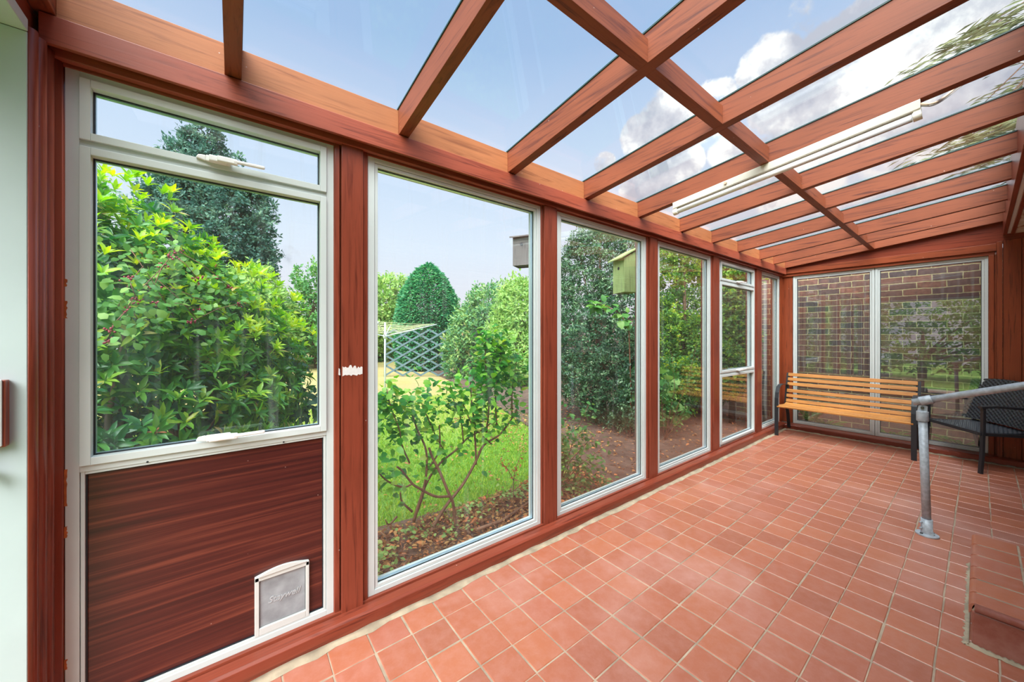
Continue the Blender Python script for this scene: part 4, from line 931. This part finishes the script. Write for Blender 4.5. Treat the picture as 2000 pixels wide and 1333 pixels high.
# ------------------------------------------------------------------ rose bush just outside window 2
rs = thing('rose_bush', (1.15,2.4,-.02), 'open rose bush with arching brown stems just outside the second window', 'bush')
def curve(pts, r0, r1, n=8, mb=None):
    """catmull-rom through pixel/depth points (u, v, Y)"""
    W = [atY(*p) for p in pts]; W = [W[0]*2-W[1]] + W + [W[-1]*2-W[-2]]; out = []
    for i in range(1, len(W)-2):
        for k in range(n):
            t = k/n; a,b,c,d = W[i-1],W[i],W[i+1],W[i+2]
            out.append(.5*((2*b)+(c-a)*t+(2*a-5*b+4*c-d)*t*t+(3*b-a-3*c+d)*t**3))
    out.append(W[-2]); m = len(out); mb.tube(out, [r0+(r1-r0)*i/(m-1) for i in range(m)], 8); return out
mb = MB(); cv = []
stems = [([(890,1032,2.3),(885,985,2.28),(878,968,2.27),(860,925,2.3),(845,895,2.33),(838,875,2.35)], .0105,.007),
 ([(878,970,2.27),(850,970,2.24),(820,955,2.22),(805,945,2.22),(785,920,2.2),(775,912,2.2)], .008,.005),
 ([(805,945,2.22),(790,952,2.2),(765,945,2.18),(745,930,2.16),(728,905,2.15)], .006,.003),
 ([(840,1040,2.38),(870,990,2.4),(905,945,2.42),(930,900,2.42),(945,870,2.4),(975,850,2.4),(995,825,2.4),(1010,800,2.4)], .011,.005),
 ([(808,1020,2.4),(818,985,2.42),(835,940,2.45),(860,905,2.46),(890,880,2.48),(915,855,2.5),(945,838,2.5),(975,812,2.5)], .010,.004),
 ([(808,1018,2.35),(822,975,2.33),(832,930,2.33),(832,880,2.35),(815,840,2.38),(800,805,2.4),(760,790,2.38),(735,775,2.36)], .009,.003),
 ([(815,1000,2.36),(828,960,2.36),(835,920,2.38),(858,880,2.42),(858,830,2.45)], .008,.004),
 ([(800,905,2.3),(785,870,2.3),(780,840,2.3),(765,800,2.3),(755,760,2.3)], .005,.0025),
 ([(930,908,2.42),(928,860,2.42),(925,820,2.42),(920,770,2.42),(918,720,2.42)], .007,.004),
 ([(950,845,2.4),(955,790,2.36),(950,740,2.34),(948,690,2.34),(950,655,2.34)], .007,.003),
 ([(970,830,2.42),(968,780,2.4),(972,730,2.38),(978,690,2.36),(975,660,2.36)], .006,.003),
 ([(1000,815,2.4),(1000,770,2.38),(1005,730,2.38),(1012,690,2.38)], .006,.003),
 ([(960,868,2.4),(940,850,2.42),(922,830,2.42),(905,790,2.45)], .006,.003),
 ([(870,885,2.46),(850,850,2.45),(835,815,2.44),(820,780,2.44)], .005,.0025),
 ([(905,862,2.48),(900,820,2.48),(885,780,2.46),(878,745,2.44)], .005,.0025),
 ([(805,1000,2.33),(785,980,2.32),(782,962,2.32)], .007,.004),
 ([(775,1010,2.25),(760,1025,2.2),(752,1015,2.2)], .006,.003)]
for pts, a, b in stems: cv.append(curve(pts, a*1.15, b*1.15, 6, mb))
mb.build('stems', M['stem'], rs)
P=[]; 
dens = [0,8,26,16,30,80,34,60,50,110,90,70,34,50,50,0,0]
for c, n_ in zip(cv, dens):
    m = len(c)
    for i in range(n_):
        s = (.25+.75*rng.random()**.7)*(m-1); k = min(int(s), m-2); q = c[k].lerp(c[k+1], s-k)+Vector(rng.normal(0,.045,3)); P.append(tuple(q))
# loose leafy top mass
for (u,v,Y,su,sv,n_) in [(770,795,2.38,30,24,80),(835,765,2.45,42,20,70),(885,800,2.48,34,26,60),(755,860,2.34,16,36,45),(955,735,2.38,18,40,190),(985,715,2.36,20,34,150),(940,800,2.45,30,24,60),(1000,770,2.42,18,24,60),(965,680,2.36,12,16,40)]:
    for i in range(n_):
        q = atY(u+rng.normal(0,su), v+rng.normal(0,sv), Y+rng.normal(0,.09)); P.append(tuple(q))
P = np.array(P); n = len(P)
foliage('leaves', M['l_rose'], P, unit(rand_unit(n)*np.array([1,1,.45])+np.array([0,0,-.1])), np.tile([0,-.45,1.],(n,1))+rand_unit(n)*.5, rng.uniform(.040,.075,n), rng.uniform(.030,.052,n), LEAF8, rs)
# seedlings
sd = thing('red_leaved_sapling', atY(1002,1005,2.3), 'thin red-leaved seedling at the right of the second window', 'sapling'); sd.location.z = -.02
mb = MB(); q = []
for pts in [[(1002,1012,2.3),(1003,950,2.3),(1006,920,2.3),(1018,888,2.3)],[(1004,940,2.3),(990,915,2.3),(975,905,2.3)],[(1003,960,2.3),(1020,945,2.3),(1034,935,2.3)]]: q.append(curve(pts, .004,.0015, 5, mb))
mb.build('stem', M['stem'], sd); P = np.array([tuple(c[rng.integers(len(c)//2,len(c))]+Vector(rng.normal(0,.02,3))) for c in q for i in range(16)]); foliage('leaves', M['l_red'], P, rand_unit(len(P)), rand_unit(len(P)), rng.uniform(.02,.035,len(P)), .014, LEAF8, sd)
gc = thing('ground_weeds', (1.0,2.3,-.02), 'patches of low green weeds at the foot of the rose bush', 'weeds', kind='stuff')
P=[]
for (x,y,n_) in [(.75,2.3,60),(1.0,2.42,50),(1.5,2.45,60),(1.9,2.45,60),(2.2,2.5,50),(.62,2.15,40),(2.4,2.2,60),(1.25,2.3,30)]:
    for i in range(n_): P.append((x+rng.normal(0,.08), y+rng.normal(0,.05), rng.uniform(0,.07)))
P=np.array(P); foliage('leaves', M['l_light'], P, rand_unit(len(P))*np.array([1,1,.5]), np.tile([0,-.3,1.],(len(P),1))+rand_unit(len(P))*.4, rng.uniform(.02,.045,len(P)), .022, LEAF8, gc)

# ferns between end windows and brick wall
for i, (x, y, s, lb) in enumerate([(7.06,1.42,.24,'green fern at the brick wall foot, behind the left part of the bench'),(7.06,.15,.25,'bright green fern at the brick wall foot, beside the wicker chair'),(7.06,.75,.2,'small low fern behind the right part of the bench'),(7.06,1.60,.24,'taller leafy plant in the left corner against the brick wall')]):
    f_ = thing('fern', (x,y,-.03), lb, 'fern', 'ferns along the foot of the brick wall'); mb = MB(); P=[];D=[];Nn=[]
    for k in range(13):
        a = 2*math.pi*k/13+rng.random(); L0 = s*rng.uniform(.7,1.2); hh = .8+ (1.2 if i==3 else 0); pts=[Vector((x,y,-.03))]
        for j in range(1,9):
            t=j/8; pts.append(Vector((x+math.cos(a)*L0*.75*t*(.3 if abs(math.cos(a))>.8 else 1), y+math.sin(a)*L0*t, -.03+L0*hh*(t-.45*t*t)*1.3)))
        mb.tube(pts, .0022, 4)
        for j in range(1,9):
            d = (pts[j]-pts[j-1]).normalized(); sd_ = d.cross(Vector((0,0,1))).normalized()
            for sg in (-1,1):
                for kk in range(2): P.append(tuple(pts[j-1].lerp(pts[j], kk*.5))); D.append(tuple(sd_*sg+d*.4)); Nn.append((0,0,1))
    mb.build('stems', M['stem'], f_); foliage('fronds', M['l_fern'], np.array(P), np.array(D), np.array(Nn, float)+rand_unit(len(P))*.2, s*.22, s*.09, LEAF4, f_)

# tree overhanging the roof at the right
ot = thing('overhanging_tree', (10.3,-1.2,-.05), 'grey-green tree whose branches hang over the glass roof at the right', 'tree')
mb = MB(); mb.tube([(10.3,-1.2,-.05),(10.1,-1.1,3.5),(9.4,-.8,5.8),(8.3,-.4,7.2)], [.22,.18,.13,.07], 10)
P=[];D=[]; rr=random.Random(21)
for k in range(26):
    u_, v_ = rr.uniform(1850,2120), rr.uniform(0,330)
    if u_ < 1930 and v_ > 210 and rr.random() < .5: continue
    e = atT(u_, v_, rr.uniform(4.6,5.6)); e.z = max(e.z, 3.3)
    a = Vector((9.2, -.9, 6.0)); pts = [a.lerp(e,.55)+Vector((0,-.3,.3)), a.lerp(e,.8)+Vector((0,-.12,.12)), e]
    mb.tube(pts, [.012,.007,.003], 5)
    for i in range(95):
        t = rr.gauss(0,.28); q = e + Vector((.1,-.9,.25))*t*1.1 + Vector((rr.gauss(0,.06),rr.gauss(0,.06),rr.gauss(0,.05))); P.append(tuple(q)); D.append((rr.gauss(0,.25), -1, rr.gauss(.15,.22)))
mb.tube([(8.3,-.4,7.2),(7.4,-.5,6.4),(6.6,-.6,5.6)], [.07,.04,.02], 8)
mb.build('branches', M['bark'], ot); P=np.array(P); D=np.array(D)
foliage('leaves', M['l_over'], P, unit(D), rand_unit(len(P))+np.array([0,0,1.]), rng.uniform(.10,.22,len(P)), rng.uniform(.016,.028,len(P)), LEAF4, ot)
tree('side_garden_tree', 'leafy tree in the side garden beyond the open doorway on the left', (-5,1.2,-.05), [((-5,1.2,1.6),(1.4,2.2,1.5)),((-5.5,-1,1.4),(1.3,1.6,1.4)),((-5.3,3.4,1.5),(1.3,1.4,1.5))], 14000, .13, M['l_mid'], aspect=.5, clump=8)
o = MB().box(-14,-.95,-8,1.95,-.25,-.045).build('side_lawn', M['lawn']); tag(o, 'lawn of the side garden beyond the open doorway on the left', 'lawn', kind='stuff')

# ------------------------------------------------------------------ bench
bn = thing('garden_bench', (6.28,1.09,0), 'slatted wooden garden bench with curved black metal ends under the end windows', 'bench')
by0_, by1_ = .455, 1.735
backx = lambda z: 6.40 + (z-.42)*.28      # reclined back
def slat(y0, y1, x, z, w, th, ang):
    c, s = math.cos(ang), math.sin(ang)
    return MB().obox((x,(y0+y1)/2,z), (c*w/2,0,s*w/2), (0,(y1-y0)/2,0), (-s*th/2,0,c*th/2)).build('slat', M['slat'], bn, .003)
for z in (.822,.755,.688,.592,.522,.452): slat(by0_-.0, by1_+.0, backx(z)+.0, z, .046, .018, R_(74))
sx = [6.03,6.085,6.142,6.20,6.258,6.316,6.370]
sz = [.408,.414,.412,.406,.402,.402,.410]; sa_ = [-6,2,6,5,2,-3,-14]
for x, z, a in zip(sx, sz, sa_): slat(by0_-.0, by1_+.0, x, z, .050, .018, R_(-a))
for (yy_) in (by0_-.004, by1_+.004):
    pts = [(6.015,yy_,0),(6.012,yy_,.2),(6.012,yy_,.42),(6.02,yy_,.52),(6.04,yy_,.60),(6.075,yy_,.66),(6.14,yy_,.695),(6.24,yy_,.702),(6.36,yy_,.69),(6.47,yy_,.675)]
    MB().ribbon(pts, .045, .008, (0,1,0)).build('arm_and_front_leg', M['blackmetal'], bn, .001)
    MB().ribbon([(6.56,yy_,0),(6.50,yy_,.25),(6.42,yy_,.40),(6.44,yy_,.52),(6.53,yy_,.845)], .040, .008, (0,1,0)).build('rear_leg', M['blackmetal'], bn, .001)
    MB().ribbon([(6.02,yy_,.385),(6.1,yy_,.392),(6.25,yy_,.385),(6.42,yy_,.392)], .035, .008, (0,1,0)).build('seat_rail', M['blackmetal'], bn, .001)
MB().tube([(6.30,by0_,.385),(6.30,by1_,.385)], .009, 10).build('cross_rod', M['blackmetal'], bn)

# ------------------------------------------------------------------ wicker chair
wc = thing('wicker_armchair', (6.38,-.10,0), 'black wicker armchair beside the bench, partly behind the handrail', 'chair')
Bc = Vector((5.985,-.01,0)); e1 = Vector((.815,.580,0)); e2 = Vector((.580,-.815,0))
Wd, Dp = .68, .41
def Q(a, b, z): return Bc + e1*a + e2*b + Vector((0,0,z))
def weave(name, fpt, na, nb, A_, B_, th=.012):
    """relief surface of woven strands; fpt(s,t)->point"""
    mb = MB(); vs = []
    for i in range(na+1):
        for j in range(nb+1):
            s, t = i/na, j/nb; p = fpt(s, t); dpa = (fpt(min(s+.01,1),t)-fpt(max(s-.01,0),t)); dpb = (fpt(s,min(t+.01,1))-fpt(s,max(t-.01,0))); n = dpa.cross(dpb).normalized()
            h = .0042*math.sin(math.pi*s*A_)*(1 if math.sin(math.pi*t*B_) > 0 else -1)*abs(math.sin(math.pi*t*B_))**.5
            vs.append(p + n*h)
    nv = len(vs); back = [v - (fpt(.5+.01,.5)-fpt(.5-.01,.5)).cross(fpt(.5,.51)-fpt(.5,.49)).normalized()*th for v in vs]
    fs = []
    for i in range(na):
        for j in range(nb):
            a = i*(nb+1)+j; fs.append((a,a+nb+1,a+nb+2,a+1)); fs.append((nv+a+1,nv+a+nb+2,nv+a+nb+1,nv+a))
    for i in range(na):
        a = i*(nb+1); b = i*(nb+1)+nb; fs += [(a,nv+a,nv+a+nb+1,a+nb+1),(b+nb+1,nv+b+nb+1,nv+b,b)]
    for j in range(nb):
        a = j; b = na*(nb+1)+j; fs += [(a+1,nv+a+1,nv+a,a),(b,nv+b,nv+b+1,b+1)]
    mb.add([tuple(v) for v in vs]+[tuple(v) for v in back], fs); return mb.build(name, M['wicker'], wc)
weave('seat', lambda s, t: Q(.03+s*(Wd-.06), -.01+t*(Dp), .425-.02*math.sin(math.pi*t)*1.0+ (-.03*(1-t)**4)), 120, 120, 26, 24)
weave('backrest', lambda s, t: Q(-.03+s*(Wd+.06), Dp-.07+.09*t+.03*math.sin(math.pi*s), .455+t*.44+.03*math.sin(math.pi*s)*t), 150, 140, 30, 24)
def leg(pts): MB().ribbon([Q(*p) for p in pts], .034, .022, e1).build('leg', M['blackmetal'], wc, .002)
leg([(0,-.01,.0),(-.004,0,.2),(0,.01,.45),(0,.012,.672)]); leg([(Wd,-.01,.0),(Wd+.004,0,.2),(Wd,.01,.45),(Wd,.012,.672)])
leg([(.02,Dp+.06,.0),(.02,Dp-.02,.38),(.01,Dp+.01,.48),(0,Dp+.06,.84)]); leg([(Wd-.02,Dp+.06,.0),(Wd-.02,Dp-.02,.38),(Wd-.01,Dp+.01,.48),(Wd,Dp+.06,.84)])
for a in (0, Wd): MB().ribbon([Q(a,-.012,.672),Q(a,.10,.682),Q(a,.3,.672),Q(a,Dp+.06,.655)], .045, .022, e1).build('armrest', M['blackmetal'], wc, .002)
mb = MB(); mb.bar(Q(0,.0,.40), Q(Wd,.0,.40), .02, .03); mb.bar(Q(0,0,.40), Q(0.01,Dp,.40), .02, .03); mb.bar(Q(Wd,0,.40), Q(Wd-.01,Dp,.40), .02, .03); mb.bar(Q(0,Dp,.40), Q(Wd,Dp,.40), .02, .03); mb.build('seat_frame', M['blackmetal'], wc, .002)

# ------------------------------------------------------------------ handrail
hr = thing('handrail', (3.845,.226,0), 'galvanised tubular handrail standing on the tiles beside the doorstep', 'handrail')
bx_, by_ = 3.845, .226; tx, ty = 3.82, .246
MB().tube([(bx_,by_,.01),(tx,ty,.85)], .0225, 24).build('post', M['steel'], hr)
mb = MB(); mb.tube([(bx_,by_,0),(bx_,by_,.012)], .057, 32); fo = mb.build('base_flange', M['steel'], hr, .002)
mb = MB(); mb.tube([(bx_,by_,.010),(bx_,by_,.018),(bx_-.003,by_+.002,.02),(bx_-.003,by_+.002,.115)], [.036,.033,.029,.029], 24); mb.build('base_collar', M['steel'], hr)
for s_ in (-1,1):
    mb = MB(); c = Vector((bx_,by_,.012))+Vector((-.61,-.79,0))*0+Vector((.79*s_,-.61*s_,0))*.041; mb.tube([c, c+Vector((0,0,.006))], .008, 10); mb.build('screw', M['lock'], hr)
for z_ in (.05,.09): MB().tube([Vector((bx_-.022,by_+.022,z_)), Vector((bx_-.034,by_+.032,z_))], .006, 10).build('screw', M['steel'], hr)
mb = MB(); mb.tube([(tx,ty,.80),(tx,ty,.868)], .030, 24); mb.tube([(tx,ty,.866),(tx,ty,.872)], [.030,.02], 24); mb.build('top_socket', M['steel'], hr, .002)
# swivel lugs and rail
rail0 = Vector((tx,ty+.045,.925)); rd = Vector((0,-1,.372)).normalized()
mb = MB(); mb.prism([(ty-.024,.87),(ty+.024,.87),(ty+.02,.905),(ty,.918),(ty-.025,.905)], 'x', tx-.006, tx+.006); mb.build('swivel_lug', M['steel'], hr, .002)
mb = MB(); mb.tube([(tx-.014,ty,.893),(tx+.014,ty,.893)], .009, 12); mb.build('pivot_bolt', M['lock'], hr)
MB().tube([rail0, rail0+rd*1.12], .0225, 24).build('rail', M['steel'], hr)
mb = MB(); mb.tube([rail0+rd*.035, rail0+rd*.095], .030, 24); mb.build('rail_collar', M['steel'], hr, .002)
e = rail0+rd*1.12; mb = MB(); mb.tube([e, e+Vector((0,-.02,.0))], .045, 24); mb.build('wall_flange', M['steel'], hr, .002)

# ------------------------------------------------------------------ fluorescent light
fx = 2.785; ya, yb = 1.49, .185
fl_ = thing('fluorescent_light', (fx, (ya+yb)/2, zr(.84)-.1), 'long white fluorescent batten light fixed under a rafter', 'ceiling light')
def zf(y, d=0): return zr(y) - d
def slab(mb, x0, x1, y0, y1, d0, d1): 
    return mb.prism([(y0, zf(y0,d0)), (y1, zf(y1,d0)), (y1, zf(y1,d1)), (y0, zf(y0,d1))], 'x', x0, x1)
mb = MB(); mb.add([(fx-.030,ya,zf(ya,.001)),(fx+.030,ya,zf(ya,.001)),(fx+.022,ya,zf(ya,.045)),(fx-.022,ya,zf(ya,.045)),(fx-.030,yb,zf(yb,.001)),(fx+.030,yb,zf(yb,.001)),(fx+.022,yb,zf(yb,.045)),(fx-.022,yb,zf(yb,.045))],
    [(0,1,2,3),(7,6,5,4),(0,4,5,1),(1,5,6,2),(2,6,7,3),(3,7,4,0)]); mb.build('housing', M['tubewhite'], fl_, .002)
MB().tube([(fx,ya-.03,zf(ya-.03,.072)),(fx,yb+.03,zf(yb+.03,.072))], .019, 16).build('tube', M['tube'], fl_)
for y in (ya-.012, yb+.012):
    mb = MB(); mb.tube([(fx,y-.016,zf(y-.016,.072)),(fx,y+.016,zf(y+.016,.072))], .023, 16); slab(mb, fx-.016, fx+.016, y-.014, y+.014, .04, .065); mb.build('lamp_holder', M['tubewhite'], fl_, .001)
mb = MB(); c = (fx-.028, 1.10, zf(1.10,.018)); mb.tube([c, (c[0]-.008,c[1],c[2])], .009, 14); mb.build('starter_cap', M['cable'], fl_)
# cables
def catm(W, n=8):
    W = [Vector(w) for w in W]; W = [W[0]*2-W[1]] + W + [W[-1]*2-W[-2]]; out = []
    for i in range(1, len(W)-2):
        for k in range(n):
            t = k/n; a,b,c,d = W[i-1],W[i],W[i+1],W[i+2]; out.append(.5*((2*b)+(c-a)*t+(2*a-5*b+4*c-d)*t*t+(3*b-a-3*c+d)*t**3))
    out.append(W[-2]); return out
K = [Vector((fx-.01,.19,zr(.19)-.02)), Vector((fx+.01,.13,zr(.13)-.035)), atT(1880,160,2.25), atT(1930,128,2.15), atT(1965,113,2.1), atT(2005,116,2.05), atT(2060,120,2.0)]
K[-1] = Vector((K[-2].x, -.16, K[-2].z+.02))
o = MB().tube(catm(K), .006, 8).build('light_cable', M['cable']); tag(o, 'beige cable looping from the fluorescent light, the upper of two', 'cable')
K2 = [k_ - Vector((0,0,.02 if 1 < i < 6 else .008)) for i, k_ in enumerate(K)]
o = MB().tube(catm(K2), .0045, 8).build('light_cable', plain('grey_cable_sheath', lin(150,146,138), .5)); tag(o, 'thin grey cable running just below the beige light cable', 'cable')

# ------------------------------------------------------------------ small things on the left
lk = thing('latch_keep', (-.56,1.70,1.08), 'white latch keep with a bare brown edge on the pale door jamb', 'latch')
MB().box(-.64,-.517,1.693,1.719,1.082,1.272).build('wood_block', M['plate'+'z'], lk, .002)
MB().box(-.64,-.521,1.686,1.6925,1.085,1.275).build('cover_plate', M['white'], lk, .003)
MB().box(-.64,-.531,1.683,1.6858,1.12,1.235).build('raised_panel', M['white'], lk, .002)
dh = MB().tube([(-.62,1.70,1.02),(-.56,1.695,1.018),(-.540,1.690,1.005),(-.533,1.690,.985)], [.011,.011,.010,.007], 14).build('door_handle', M['blackmetal']); tag(dh, 'tip of a black lever handle at the left edge, below the latch keep', 'handle')
# torn tape on the first post
mb = MB(); rr = random.Random(3); yT = 1.8405
def rag(x0, x1, z0, z1, n):
    top = [(x0+(x1-x0)*i/n, z1-rr.random()*(z1-z0)*.38) for i in range(n+1)]; bot = [(x0+(x1-x0)*i/n, z0+rr.random()*(z1-z0)*.16) for i in range(n+1)]
    return bot + top[::-1]
a0 = atY(669,0,yT).x; a1 = atY(708,0,yT).x; zt_ = atY(688,713,yT).z; zb_ = atY(688,735,yT).z
mb.prism(rag(a0, a1, zb_, zt_, 14), 'y', yT, yT+.0008)
a2 = atY(661,0,1.853).x; mb.prism([(a2,zb_+.008),(a2+.008,zb_+.006),(a2+.006,zt_-.018),(a2+.001,zt_-.014)], 'y', 1.852, 1.8535)
o = mb.build('torn_tape', M['tape']); tag(o, 'scrap of torn white tape stuck across the first glazing post', 'tape')
